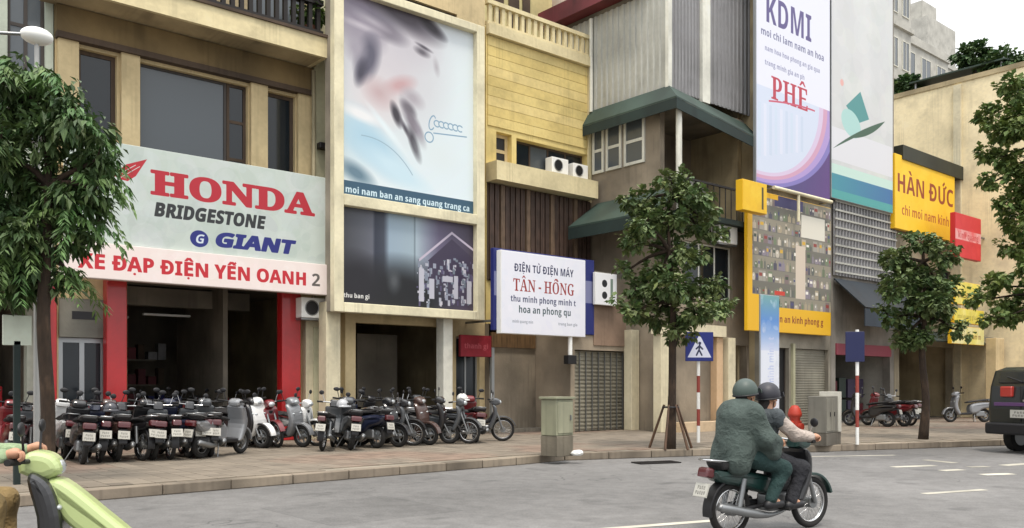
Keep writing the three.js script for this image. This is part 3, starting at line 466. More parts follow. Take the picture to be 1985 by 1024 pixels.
// ---- the taller blocks beyond
const farHazePaint = paint('#b9b8b3');  // grey wall paint kept pale: distance haze is put into this colour
function block(name, label, x0, x1, zf, depth, h, fl, colsF, colsS, m, glass = M.glassGrey) {
  const t = thing(name, label, 'building', [(x0 + x1) / 2, SW, zf - depth / 2]);
  put(t, 'wall', box(x0, x1, SW, h, zf - depth, zf), m); put(t, 'parapet', box(x0 - 0.15, x1 + 0.15, h, h + 0.6, zf - depth - 0.15, zf + 0.15), m);
  const fh = h / fl, from = Math.max(0, Math.floor(8 / fh));
  for (let j = from; j < fl; j++) {
    put(t, 'floor_band', box(x0 - 0.2, x1 + 0.2, j * fh + SW, j * fh + 0.45, zf - depth - 0.01, zf + 0.2), m);
    for (let i = 0; i < colsF; i++) { const w = (x1 - x0) / colsF, a = x0 + i * w + w * 0.2; windowZ(t, a, a + w * 0.6, j * fh + 1.1, j * fh + fh * 0.85, zf + 0.065, { cols: 2, glass, frame: M.whiteFrame }); }
    for (let i = 0; i < colsS; i++) { const w = depth / colsS, a = zf - depth + i * w + w * 0.2; windowX(t, a, a + w * 0.6, j * fh + 1.1, j * fh + fh * 0.85, x0 - 0.065, { cols: 2, glass, frame: M.whiteFrame }); }
  }
  return t;
}
block('tower_block', 'narrow grey tower block rising out of the picture top', X(1722, -28), X(1766, -28), -28, 10, 36, 10, 2, 3, farHazePaint);
block('apartment_block', 'grey apartment block with banded storeys beside the narrow tower', X(1767, -30) - 4, X(1838, -30), -30, 12, 1.55 + 640 / 1700 * 66, 7, 4, 3, farHazePaint);
{ const t = block('apartment_block', 'far apartment tower with haze put into its pale paint', X(1806, -52), X(1884, -52), -52, 14, 1.55 + 612 / 1700 * 118, 11, 4, 3, farHazePaint); const h = 1.55 + 612 / 1700 * 118; put(t, 'roof_tower', box(X(1806, -52), X(1860, -52), h + 0.6, h + 6, -62, -52.5), farHazePaint); put(t, 'roof_room', box(X(1818, -52), X(1845, -52), h + 6, h + 9, -60, -54), farHazePaint); }

// ================================================================== SIGNS AND BILLBOARDS
function board(name, label, category, x0, x1, y0, y1, z, depth, edge, ppm, draw, o = {}) {   // a box with a printed front
  const t = thing(name, label, category, [(x0 + x1) / 2, y0, z]);
  put(t, 'panel', rbox(x0, x1, y0, y1, z - depth, z, 0.012), edge);
  const [c, g] = canvas(Math.round((x1 - x0) * ppm), Math.round((y1 - y0) * ppm)), to = (px, py) => [(X(px, z) - x0) * ppm, (y1 - Y(px, py, z)) * ppm];
  draw(g, c.width, c.height, to, ppm);
  put(t, 'printed_face', face(x0 + 0.015, x1 - 0.015, y0 + 0.015, y1 - 0.015, z + 0.004), canvasMat(c, o.face));
  return t;
}
const bracket = (t, x, y, z0, z1) => put(t, 'bracket', box(x - 0.03, x + 0.03, y - 0.03, y + 0.03, z0, z1), M.steel);

// the motorcycle shop's two boards
const ZS = -19.55;
{
  const x0 = X(126, ZS), x1 = X(640, ZS), y1 = Y(638, 346, ZS), ym = Y(630, 514, ZS), y0 = Y(630, 573, ZS);
  const t = board('shop_sign', 'grey green sign board with a red wing and big red and blue lettering', 'sign', x0, x1, ym + 0.003, y1, ZS, 0.16, mat('#b9c2bb', { roughness: 0.5 }), 220, (g, w, h, to) => {
    g.fillStyle = '#b7c1ba'; g.fillRect(0, 0, w, h); speckle(g, w, h, 260, 3, ['#a9b6ac', '#bfc8c4', '#a3aeaa', '#c3c8c9'], 60);
    // wing
    const P = (px, py) => to(px, py); g.fillStyle = '#a8202b'; g.beginPath();
    const pts = [[217, 339], [243, 318], [284, 308], [272, 326], [262, 341], [246, 351], [232, 347]]; pts.forEach((p, i) => { const [a, b] = P(...p); i ? g.lineTo(a, b) : g.moveTo(a, b); }); g.closePath(); g.fill();
    g.strokeStyle = '#c3cdc6'; g.lineWidth = 3; for (const [a, b, c, d] of [[232, 344, 270, 322], [224, 340, 262, 319]]) { g.beginPath(); g.moveTo(...P(a, b)); g.lineTo(...P(c, d)); g.stroke(); }
    const row = (text, font, a, b, ybot, capPx, fill, sk, fat) => { const [xa, ya] = P(a, ybot(a)), [xb, yb] = P(b, ybot(b)); const cap = capPx * ZS / ray((a + b) / 2)[1] / FL * 220; fit(g, text, font, xa, xb, (ya + yb) / 2, cap, fill, sk, fat); };
    row('HONDA', SERIF, 291, 609, (p) => 378 + (p - 291) * 0.118, 43, '#a81c2c', 0, 0.09);
    row('BRIDGESTONE', SANS, 296, 513, (p) => 420 + (p - 296) * 0.105, 25, '#26292b', 0.15, 0.09);
    row('GIANT', SANS, 414, 568, (p) => 479 + (p - 414) * 0.085, 26, '#1b2370', 0.25, 0.12);
    const [cx, cy] = P(386, 464); g.fillStyle = '#1b2370'; g.beginPath(); g.ellipse(cx, cy, 46, 42, 0, 0, 7); g.fill(); fit(g, 'G', SANS, cx - 24, cx + 24, cy + 22, 44, '#c3cdd6', 0.2);
  });
  for (const p of [200, 320, 440, 560]) { bracket(t, X(p, ZS), y1 - 0.4, Z1 + 0.003, ZS - 0.16); bracket(t, X(p, ZS), ym + 0.4, Z1 + 0.003, ZS - 0.16); }
  const u = board('shop_sign', 'long white strip sign with red capitals above the red columns', 'sign', x0 - 0.1, x1 - 0.06, y0, ym, ZS + 0.08, 0.2, mat('#e6dcd6', { roughness: 0.5 }), 220, (g, w, h, to) => {
    g.fillStyle = '#e2d5d0'; g.fillRect(0, 0, w, h); speckle(g, w, h, 120, 5, ['#e9dfdc', '#e4d2cd', '#dccfc8'], 40);
    const bot = 0.74 * h, a = to(150, 500)[0], b = to(596, 540)[0]; fit(g, 'XE ĐẠP ĐIỆN YẾN OANH', SANS, a, b, bot, h * 0.42, '#b8202c', 0, 0.05); fit(g, '2', SANS, to(604, 540)[0], to(622, 540)[0], bot, h * 0.42, '#5a5552');
  });
  for (const p of [200, 380, 560]) bracket(u, X(p, ZS), y0 + 0.3, Z1 + 0.33, ZS - 0.12);
}
// framed billboard with two pictures
{
  const zf = -19.05, x0 = X(648, zf), x1 = X(940, zf), y0 = Y(800, 613, zf), y1 = Y(940, 52, zf), bw = 0.27, ymid = Y(797, 406, zf);
  const t = thing('billboard', 'tall cream framed billboard with a portrait above a dark house picture', 'billboard', [(x0 + x1) / 2, y0, zf]);
  put(t, 'backing', box(x0 + 0.02, x1 - 0.02, y0 + 0.02, y1 - 0.02, zf - 0.5, zf - 0.22), M.concrete);
  for (const [a, b, c, d] of [[x0, x0 + bw, y0, y1], [x1 - bw, x1, y0, y1], [x0 + bw, x1 - bw, y0, y0 + bw * 0.9], [x0 + bw, x1 - bw, y1 - bw * 0.8, y1], [x0 + bw, x1 - bw, ymid - 0.14, ymid + 0.14]]) put(t, 'frame_bar', rbox(a + 0.001, b - 0.001, c + 0.001, d - 0.001, zf - 0.22, zf, 0.02), M.frameCream);
  const ppm = 150, mk = (a, b, draw) => { const [c, g] = canvas(Math.round((x1 - x0 - 2 * bw) * ppm), Math.round((b - a) * ppm)), zz = zf - 0.18; const to = (px, py) => [(X(px, zz) - x0 - bw) * ppm, (b - Y(px, py, zz)) * ppm]; draw(g, c.width, c.height, to); put(t, 'printed_sheet', face(x0 + bw, x1 - bw, a, b, zz), canvasMat(c, { roughness: 0.5 })); };
  const blob = (g, [x, y], rx, ry, rot, c, soft = 0.55) => { g.save(); g.translate(x, y); g.rotate(rot); g.scale(rx, ry); const q = g.createRadialGradient(0, 0, soft, 0, 0, 1); q.addColorStop(0, c); q.addColorStop(1, c.slice(0, 7) + '00'); g.fillStyle = q; g.beginPath(); g.arc(0, 0, 1, 0, 7); g.fill(); g.restore(); };
  mk(ymid + 0.14, y1 - bw * 0.8, (g, w, h, to) => {
    const q = g.createLinearGradient(0, 0, w, h); q.addColorStop(0, '#b9b7be'); q.addColorStop(0.5, '#cfd9dc'); q.addColorStop(1, '#d3e0e6'); g.fillStyle = q; g.fillRect(0, 0, w, h);
    const B = (px, py, rx, ry, rot, c, sf) => blob(g, to(px, py), rx * 2.35, ry * 2.35, rot, c, sf);
    B(800, 150, 95, 130, 0.1, '#c6c8ccff', 0.35); B(745, 120, 85, 90, 0.2, '#c3bfc4ff', 0.4); B(790, 70, 80, 60, 0.3, '#bdbac0ff', 0.4); B(730, 190, 70, 60, 0, '#cdc8caff', 0.3);
    B(700, 20, 70, 60, 0.2, '#7e7686ff', 0.3); B(770, 18, 110, 34, 0.33, '#463f49ff', 0.35); B(700, 66, 55, 34, 0.2, '#908a96ff', 0.2); B(835, 52, 42, 14, 0.42, '#2b262eff', 0.3); B(750, 58, 50, 22, 0.25, '#6a6470ff', 0.25); B(720, 40, 60, 12, 0.25, '#a59fa9ff', 0.1); B(700, 50, 50, 8, 0.1, '#b3adb6ff', 0.1);
    B(712, 112, 27, 50, 0.3, '#565464ff', 0.4); B(690, 92, 26, 30, 0.1, '#99949fff', 0.2); B(700, 140, 14, 30, 0.3, '#3f3d4cff', 0.2); B(818, 101, 20, 9, 0.2, '#5e5a62ff', 0.2); B(822, 92, 22, 4, 0.25, '#4a464fff', 0.2); B(846, 130, 8, 20, -0.2, '#a9a6acff', 0.1);
    B(775, 165, 42, 18, -0.4, '#bb9a9cff', 0.2); B(735, 180, 40, 30, 0.3, '#b8a2a4ff', 0.1); B(800, 190, 30, 18, 0.4, '#a59fa6ff', 0.2); B(690, 260, 60, 55, 0.5, '#b4ccd8ff', 0.3); B(730, 290, 85, 40, 0.6, '#a3c3d4ff', 0.3); B(770, 330, 90, 26, 0.4, '#bdd5e0ff', 0.3); B(690, 335, 46, 20, 0.4, '#5f7a8aff', 0.25); B(700, 222, 50, 14, 0.2, '#dedfe0ff', 0.3); B(750, 250, 60, 8, 0.75, '#d5e0e4ff', 0.2);
    B(800, 238, 15, 52, -0.55, '#7a747dff', 0.3); B(768, 222, 11, 26, -0.4, '#36323aff', 0.35); B(792, 210, 22, 12, 0.6, '#6b666eff', 0.3); B(803, 280, 11, 36, -0.4, '#413e46ff', 0.35); B(815, 262, 9, 28, -0.5, '#8d8892ff', 0.2); B(786, 250, 6, 26, -0.6, '#4d4952ff', 0.2); B(850, 300, 60, 40, 0.2, '#d0dadcff', 0.2);
    g.strokeStyle = '#8fa9b8'; g.lineWidth = 4; g.beginPath(); g.moveTo(...to(700, 262)); g.quadraticCurveTo(...to(760, 270), ...to(800, 340)); g.stroke();
    g.strokeStyle = '#7b9ab0'; g.lineWidth = 5; for (let i = 0; i < 7; i++) { const [a, b] = to(838 + i * 9, 238 + i * 2); g.beginPath(); g.ellipse(a, b, 14, i ? 12 : 30, 0.3, 0.5, 5.4); g.stroke(); } g.beginPath(); g.moveTo(...to(840, 258)); g.lineTo(...to(905, 266)); g.stroke(); g.beginPath(); g.arc(...to(832, 266), 20, 0, 7); g.stroke();
    const yb = Y(797, 367, zf); g.fillStyle = '#2f5066'; const top = (y1 - bw * 0.8 - yb) * ppm; g.fillRect(0, top, w, h - top); scribble(g, w * 0.03, w * 0.97, top + (h - top) * 0.78, (h - top) * 0.42, '#c3d8e2', 33, 7);
  });
  mk(y0 + bw * 0.9, ymid - 0.14, (g, w, h, to) => {
    const q = g.createLinearGradient(0, 0, w, 0); q.addColorStop(0, '#3a3c42'); q.addColorStop(0.22, '#5b5e69'); q.addColorStop(0.24, '#2c3140'); q.addColorStop(0.3, '#3b414e'); q.addColorStop(0.34, '#8fa2b2'); q.addColorStop(0.52, '#97a9b4'); q.addColorStop(0.53, '#6e7c86'); q.addColorStop(0.54, '#9fb0bb'); q.addColorStop(0.72, '#5e5770'); q.addColorStop(1, '#3d3646'); g.fillStyle = q; g.fillRect(0, 0, w, h);
    blob(g, [w * 0.42, h * 0.95], w * 0.5, h * 0.55, 0, '#15171bff', 0.45); blob(g, [w * 0.1, h * 0.8], w * 0.25, h * 0.4, 0, '#1c1b22ff', 0.4); blob(g, to(764, 545), 40, 60, 0, '#4a4e52ff', 0.2);
    g.lineWidth = 9; g.strokeStyle = '#b9afc0'; g.beginPath(); g.moveTo(...to(812, 505)); g.lineTo(...to(876, 452)); g.lineTo(...to(924, 490)); g.stroke();
    g.fillStyle = '#3a3248'; g.beginPath(); g.moveTo(...to(830, 505)); g.lineTo(...to(876, 464)); g.lineTo(...to(922, 506)); g.lineTo(...to(922, 560)); g.lineTo(...to(830, 545)); g.fill();
    const r = rng(21); for (let i = 0; i < 170; i++) { g.fillStyle = ['#a9abb8', '#7c8494', '#9196a6', '#544d6c', '#b9b8c2', '#6e7884'][Math.floor(r() * 6)]; const [a, b] = to(806 + r() * 116, 500 + r() * 90); g.fillRect(a, b, 4 + r() * 12, 4 + r() * 20); }
    g.fillStyle = '#b4b4c0'; for (const [a, b, c, d] of [[812, 520, 822, 585], [832, 540, 842, 580], [858, 535, 878, 548], [880, 535, 888, 580], [905, 545, 914, 590]]) { const [p, s] = to(a, b), [u, v] = to(c, d); g.fillRect(p, s, u - p, v - s); }
    scribble(g, w * 0.02, w * 0.2, h * 0.94, h * 0.045, '#d8d8d6', 8, 2);
  });
  for (const y of [y0 + 0.6, y1 - 1, ymid]) for (const x of [x0 + 0.3, x1 - 0.3]) bracket(t, x, y, Z2 + 0.003, zf - 0.5);
}
// red sign over the glazed door
board('shop_sign', 'small dark red sign over the glazed door beside the white column', 'sign', X(893, -19.5), X(953, -19.5), Y(920, 692, -19.5), Y(920, 650, -19.5), -19.5, 0.1, mat('#7a1826'), 200, (g, w, h) => { g.fillStyle = '#8d1d2c'; g.fillRect(0, 0, w, h); speckle(g, w, h, 60, 9, ['#75131f', '#9c2a38'], 30); scribble(g, w * 0.1, w * 0.9, h * 0.62, h * 0.24, '#b2525c', 4, 2); });
// blue and white boards above the low shop
{
  const z = -18.15, x0 = X(957, z), x1 = X(1152, z), y0 = Y(960, 640, z), y1 = Y(965, 481, z);
  const t = board('shop_sign', 'navy blue board behind the white shop sign', 'sign', x0, x1, y0, y1, z, 0.14, M.navy, 120, (g, w, h) => { g.fillStyle = '#1e2768'; g.fillRect(0, 0, w, h); g.fillStyle = '#75799c'; g.fillRect(0, h * 0.28, w, h * 0.3); g.fillStyle = '#1e2768'; g.fillRect(0, h * 0.58, w, h * 0.06); });
  for (const p of [980, 1120]) bracket(t, X(p, z), y0 + 0.3, Z3 + 0.004, z - 0.14);
  const zw = -17.95, a0 = X(971, zw), a1 = X(1135, zw), b0 = Y(1050, 650, zw), b1 = Y(971, 484, zw);
  const u = board('shop_sign', 'white lightbox sign with red and dark lettering on the low shop', 'sign', a0, a1, b0, b1, zw, 0.19, M.white, 320, (g, w, h, to) => {
    g.fillStyle = '#dcdde6'; g.fillRect(0, 0, w, h); speckle(g, w, h, 60, 14, ['#e4e4ea', '#d2d6e2'], 60);
    const bl = '#23264a'; fit(g, 'ĐIỆN TỬ ĐIỆN MÁY', SANS, w * 0.14, w * 0.85, h * 0.235, h * 0.095, bl); fit(g, 'TÂN - HỒNG', SERIF, w * 0.13, w * 0.86, h * 0.475, h * 0.15, '#8f2f2c');
    scribble(g, w * 0.1, w * 0.88, h * 0.61, h * 0.075, '#30355a', 51, 3); scribble(g, w * 0.19, w * 0.82, h * 0.74, h * 0.085, '#30464a', 52, 3); scribble(g, w * 0.12, w * 0.36, h * 0.87, h * 0.035, '#8a8f9a', 53, 2); scribble(g, w * 0.66, w * 0.9, h * 0.87, h * 0.035, '#8a8f9a', 54, 2);
  });
  put(u, 'down_pipe', cyl([X(1110, zw), b0 - 0.52, zw - 0.1], [X(1110, zw), b0, zw - 0.1], 0.065), M.white); put(u, 'meter_box', rbox(X(1102, zw), X(1118, zw), b0 - 0.78, b0 - 0.53, zw - 0.2, zw, 0.01), M.black);
  board('shop_sign', 'narrow white sign with two black marks beside the navy board', 'sign', X(1154, -18), X(1196, -18), Y(1175, 592, -18), Y(1175, 530, -18), -18.0, 0.1, M.white, 160, (g, w, h) => { g.fillStyle = '#dfe0e2'; g.fillRect(0, 0, w, h); g.fillStyle = '#1c1e22'; g.beginPath(); g.arc(w * 0.42, h * 0.32, h * 0.12, 0, 7); g.arc(w * 0.42, h * 0.7, h * 0.12, 0, 7); g.fill(); g.fillStyle = '#6c7d72'; g.fillRect(w * 0.7, h * 0.15, w * 0.12, h * 0.7); });
}
// violet banner, product poster, small yellow signs
{
  const z = -16.05, x0 = X(1466, z), x1 = X(1609, z), y1 = 16.6, y0 = Y(1540, 372, z);
  board('banner', 'tall white and violet banner with dark capitals and a red word', 'banner', x0, x1, y0, y1, z, 0.12, M.alu, 110, (g, w, h, to) => {
    g.fillStyle = '#ccd0e0'; g.fillRect(0, 0, w, h); g.fillStyle = '#dfe1ea'; g.fillRect(w * 0.05, h * 0.2, w * 0.86, h * 0.4);
    const q = to(1540, 300)[1]; g.fillStyle = '#453f70'; g.fillRect(0, q, w, h - q); const gr = g.createLinearGradient(0, q, w, h); gr.addColorStop(0, '#3c4a74'); gr.addColorStop(1, '#5a3a78'); g.fillStyle = gr; g.fillRect(0, q - 130, w, h - q + 130);
    const C = to(1476, 168), E = (c, rx, ry) => { g.fillStyle = c; g.beginPath(); g.ellipse(C[0], C[1], rx, ry, 0, 0, 7); g.fill(); }; E('#7d74b4', w * 1.04, 345); E('#a892c8', w * 0.98, 332); E('#c79ab4', w * 0.9, 320); E('#cdbcd6', w * 0.84, 308); E('#c9d2e4', w * 0.78, 296);
    g.fillStyle = '#ccd0e0'; g.fillRect(0, 0, w, to(1540, 190)[1]); g.fillStyle = '#dcdeea'; g.fillRect(0, 0, w, to(1540, 190)[1]);
    for (let i = 0; i < 9; i++) { g.globalAlpha = 0.35; g.fillStyle = ['#b9cfe0', '#e3e0ee', '#aebfd8'][i % 3]; g.fillRect(w * (0.02 + i * 0.07), to(1480, 200)[1], w * 0.035, h * (0.2 - 0.008 * i)); } g.globalAlpha = 1;
    const cap = 52 * 29 / FL * 110; fit(g, 'KDMI', SANS, to(1482, 40)[0], to(1574, 40)[0], to(1530, 62)[1], cap, '#5c5384');
    scribble(g, to(1474, 0)[0], to(1598, 0)[0], to(1536, 92)[1], 26, '#6d6f90', 61, 4); scribble(g, to(1482, 0)[0], to(1590, 0)[0], to(1536, 120)[1], 18, '#8b8dab', 62, 4); scribble(g, to(1482, 0)[0], to(1560, 0)[0], to(1520, 140)[1], 18, '#8b8dab', 63, 3);
    fit(g, 'PHÊ', SERIF, to(1494, 0)[0], to(1567, 0)[0], to(1530, 204)[1], 36 * 29 / FL * 110 * 1.2, '#b2384a'); g.strokeStyle = '#c0526a'; g.lineWidth = 6; g.beginPath(); g.moveTo(...to(1490, 196)); g.quadraticCurveTo(...to(1540, 200), ...to(1580, 216)); g.stroke();
  });
  const xl = X(1612, z), xr = X(1731, z);
  board('banner', 'grey banner with a teal mountain mark over a teal blue band', 'banner', xl, xr, Y(1670, 398, z), 16.2, z, 0.12, M.alu, 100, (g, w, h, to) => {
    g.fillStyle = '#c6c8c9'; g.fillRect(0, 0, w, h); speckle(g, w, h, 120, 71, ['#bcc0bf', '#d2d3d3', '#cfd2cc'], 60);
    g.fillStyle = '#d2d3d8'; g.fillRect(0, to(1670, 265)[1], w, h * 0.14); const yb = to(1670, 352)[1], q = g.createLinearGradient(0, yb, w, h); q.addColorStop(0, '#3f8a98'); q.addColorStop(1, '#3a6a9c'); g.fillStyle = q; g.fillRect(0, yb, w, h - yb); g.fillStyle = '#bcd6cc'; g.fillRect(0, yb - 34, w, 34); g.fillStyle = '#4b9a98'; g.fillRect(0, h - 30, w, 30);
    g.fillStyle = '#4d8c8c'; g.beginPath(); [[1640, 205], [1668, 178], [1685, 232], [1662, 240]].forEach((p, i) => (i ? g.lineTo(...to(...p)) : g.moveTo(...to(...p)))); g.fill(); g.fillStyle = '#a4cac6'; g.beginPath(); g.ellipse(...to(1650, 240), 70, 46, 0.3, 0, 7); g.fill();
    g.fillStyle = '#3c5a48'; g.beginPath(); g.moveTo(...to(1614, 288)); g.quadraticCurveTo(...to(1660, 252), ...to(1716, 236)); g.quadraticCurveTo(...to(1690, 268), ...to(1655, 268)); g.fill(); g.fillStyle = '#d9a6a0'; g.beginPath(); g.arc(...to(1632, 160), 12, 0, 7); g.fill();
  });
  const zp = -16.02, p0 = X(1449, zp), p1 = X(1611, zp), q0 = Y(1530, 646, zp), q1 = Y(1530, 384, zp);
  board('product_poster', 'crowded product poster with a yellow lower strip under the violet banner', 'poster', p0, p1, q0, q1, zp, 0.12, M.yellowSign, 140, (g, w, h, to) => {
    g.fillStyle = '#8f8b84'; g.fillRect(0, 0, w, h); const r = rng(88), cs = ['#8f8878', '#5b5f58', '#a3977f', '#6d7a5f', '#b3a794', '#4c4a58', '#857c88', '#bdb4a4', '#626e54', '#7a6a68', '#9a968c'];
    for (let row = 0; row < 9; row++) {
      const hh = h * 0.83 / 9, y = hh * (row + 1); g.fillStyle = ['#7f7b6e', '#6c6a60', '#8c8676'][row % 3]; g.fillRect(0, y - hh, w, hh);
      for (let x = 4 + r() * 8; x < w - 10;) {
        const ww = 12 + r() * 26, ph = hh * (0.5 + 0.42 * r()), k = r(); g.fillStyle = cs[Math.floor(r() * cs.length)];
        if (k < 0.35) { g.beginPath(); g.roundRect(x, y - ph * 0.75, ww * 0.7, ph * 0.75, 4); g.fill(); g.fillRect(x + ww * 0.25, y - ph, ww * 0.2, ph * 0.3); } else if (k < 0.65) { g.fillRect(x, y - ph, ww, ph); g.fillStyle = ['#d8d2c4', '#8a3c34', '#3f4a3c', '#4a4a70', '#caa23a', '#e6e2da'][Math.floor(r() * 6)]; g.fillRect(x + ww * 0.12, y - ph * 0.8, ww * 0.76, ph * 0.3); } else { g.beginPath(); g.ellipse(x + ww * 0.5, y - ph * 0.42, ww * 0.5, ph * 0.42, 0, 0, 7); g.fill(); g.fillStyle = '#d9d4ca'; g.beginPath(); g.ellipse(x + ww * 0.4, y - ph * 0.55, ww * 0.16, ph * 0.12, 0, 0, 7); g.fill(); }
        x += ww + 2;
      }
      g.fillStyle = '#6a6660'; g.fillRect(0, y - 3, w, 3);
    }
    g.fillStyle = '#3d3a63'; g.fillRect(w * 0.3, 0, w * 0.34, h * 0.08); g.fillStyle = '#d8d4c6'; g.fillRect(w * 0.62, h * 0.1, w * 0.3, h * 0.17); g.fillStyle = '#cdbfae'; g.fillRect(w * 0.55, h * 0.34, w * 0.12, h * 0.4);
    g.fillStyle = '#e0ae1c'; g.fillRect(0, 0, w * 0.05, h); g.fillRect(0, 0, w * 0.34, h * 0.035); g.fillRect(0, h * 0.74, w * 0.17, h * 0.26); g.fillRect(0, h * 0.82, w, h * 0.18); scribble(g, w * 0.28, w * 0.9, h * 0.93, h * 0.05, '#7a2a18', 91, 4); g.fillStyle = '#c23b2a'; g.fillRect(w * 0.3, h * 0.7, w * 0.12, h * 0.03);
  });
  const ys = board('hanging_sign', 'small square yellow sign at the corner below the violet banner', 'sign', X(1440, -15.4), X(1487, -15.4), Y(1463, 411, -15.4), Y(1463, 352, -15.4), -15.4, 0.25, M.yellowSign, 160, (g, w, h) => { g.fillStyle = '#e3b71f'; g.fillRect(0, 0, w, h); speckle(g, w, h, 30, 96, ['#d8a91a', '#e9c43a'], 30); g.fillStyle = '#4a4020'; g.fillRect(w * 0.78, h * 0.12, w * 0.08, h * 0.76); });
  bracket(ys, X(1463, -15.4), Y(1463, 380, -15.4), Z6 + 0.2, -15.65);
  const rk = thing('sign_rack', 'pale pipe rack fixed across the top of the product poster', 'rack', [X(1550, -15.8), Y(1550, 375, -15.8), -15.8]); const zr = -15.8;
  put(rk, 'cross_pipe', cyl([X(1500, zr), Y(1550, 376, zr), zr], [X(1612, zr), Y(1550, 376, zr), zr], 0.06), M.frameCream); put(rk, 'upright_pipe', cyl([X(1548, zr), Y(1548, 430, zr), zr], [X(1548, zr), Y(1550, 376, zr) - 0.05, zr], 0.05), M.frameCream); for (const p of [1502, 1610]) put(rk, 'stand_off', cyl([X(p, zr), Y(1550, 376, zr), zr - 0.4], [X(p, zr), Y(1550, 376, zr), zr], 0.03), M.steel);
}
// yellow sign with dark red letters, red blade sign, stacked yellow signs
{
  const z = -16.0, x0 = X(1735, z), x1 = X(1851, z), y1 = Y(1790, 316, z), y0 = Y(1790, 455, z);
  const t = board('shop_sign', 'big yellow sign with dark red letters on the low house', 'sign', x0, x1, y0, y1, z, 0.18, M.yellowSign, 130, (g, w, h) => {
    g.fillStyle = '#efc22a'; g.fillRect(0, 0, w, h); speckle(g, w, h, 60, 101, ['#f2cd4a', '#e6b41e'], 50); fit(g, 'HÀN ĐỨC', SANS, w * 0.02, w * 0.98, h * 0.5, h * 0.25, '#8e3a1c'); scribble(g, w * 0.1, w * 0.9, h * 0.8, h * 0.13, '#b0581e', 102, 2);
  });
  for (const p of [1760, 1825]) bracket(t, X(p, z), y0 + 0.5, Z6 + 0.003, z - 0.18);
  const zr = -14.9, u = board('blade_sign', 'upright red sign with a white band on the cream hotel wall', 'sign', X(1852, zr), X(1902, zr), Y(1877, 502, zr), Y(1877, 418, zr), zr, 0.2, M.redSign, 130, (g, w, h) => { g.fillStyle = '#c4262c'; g.fillRect(0, 0, w, h); g.fillStyle = '#d99a98'; g.fillRect(0, h * 0.36, w, h * 0.24); scribble(g, w * 0.1, w * 0.9, h * 0.56, h * 0.15, '#b23a40', 111, 1); speckle(g, w, h, 30, 112, ['#b31f26', '#d2393c'], 30); });
  put(u, 'arm', box(X(1880, zr) - 0.03, XH - 0.002, Y(1877, 450, zr) - 0.03, Y(1877, 450, zr) + 0.03, zr - 0.26, zr - 0.2), M.steel);
  const zy = -14.6; [[1852, 1900, 548, 592, 'upper'], [1850, 1908, 600, 628, 'middle'], [1845, 1908, 634, 668, 'lowest']].forEach(([a, b, c, d, w], i) => {
    const s = board('shop_sign', `${['topmost', 'middle', 'lowest'][i]} of three stacked yellow signs below the red blade sign`, 'sign', X(a, zy), X(b, zy), Y((a + b) / 2, d, zy), Y((a + b) / 2, c, zy), zy, 0.15, M.yellowSign, 110, (g, ww, h) => { g.fillStyle = ['#dcca4a', '#c9b832', '#cdc489'][i]; g.fillRect(0, 0, ww, h); speckle(g, ww, h, 40, 120 + i, ['#e6d874', '#b8a62c', '#d9d09a'], 30); scribble(g, ww * 0.1, ww * 0.9, h * 0.7, h * 0.3, i === 1 ? '#9a8a20' : '#7d5a24', 125 + i, 2); }); void w;
    put(s, 'arm', box(X((a + b) / 2, zy) - 0.03, XH + 0.2, Y((a + b) / 2, (c + d) / 2, zy) - 0.03, Y((a + b) / 2, (c + d) / 2, zy) + 0.03, zy - 0.22, zy - 0.15), M.steel);
  });
}
// upright banner stand on the pavement
{
  const [bx, bz] = G(1492, 862, SW), z = bz, x0 = X(1474, z), x1 = X(1511, z), y0 = SW + 0.25, y1 = Y(1492, 572, z);
  const t = board('banner_stand', 'narrow upright banner, blue over white, standing on the pavement', 'banner', x0, x1, y0, y1, z, 0.04, M.alu, 220, (g, w, h) => { g.fillStyle = '#d2d6df'; g.fillRect(0, 0, w, h); const q = g.createLinearGradient(0, 0, 0, h * 0.4); q.addColorStop(0, '#6f9c9c'); q.addColorStop(0.45, '#5b86c0'); q.addColorStop(1, '#c2c9dc'); g.fillStyle = q; g.fillRect(0, 0, w, h * 0.4); g.save(); g.translate(w * 0.7, h * 0.92); g.rotate(-Math.PI / 2); scribble(g, 0, h * 0.62, 0, w * 0.3, '#b3bcd8', 131, 5); g.restore(); speckle(g, w, h, 40, 132, ['#e0e2ea', '#c2c8d6'], 20); });
  put(t, 'base', rbox(x0 - 0.1, x1 + 0.1, SW, SW + 0.06, z - 0.25, z + 0.2, 0.01), M.iron); put(t, 'post', box((x0 + x1) / 2 - 0.025, (x0 + x1) / 2 + 0.025, SW + 0.06, y0, z - 0.04, z), M.iron); void bx;
}

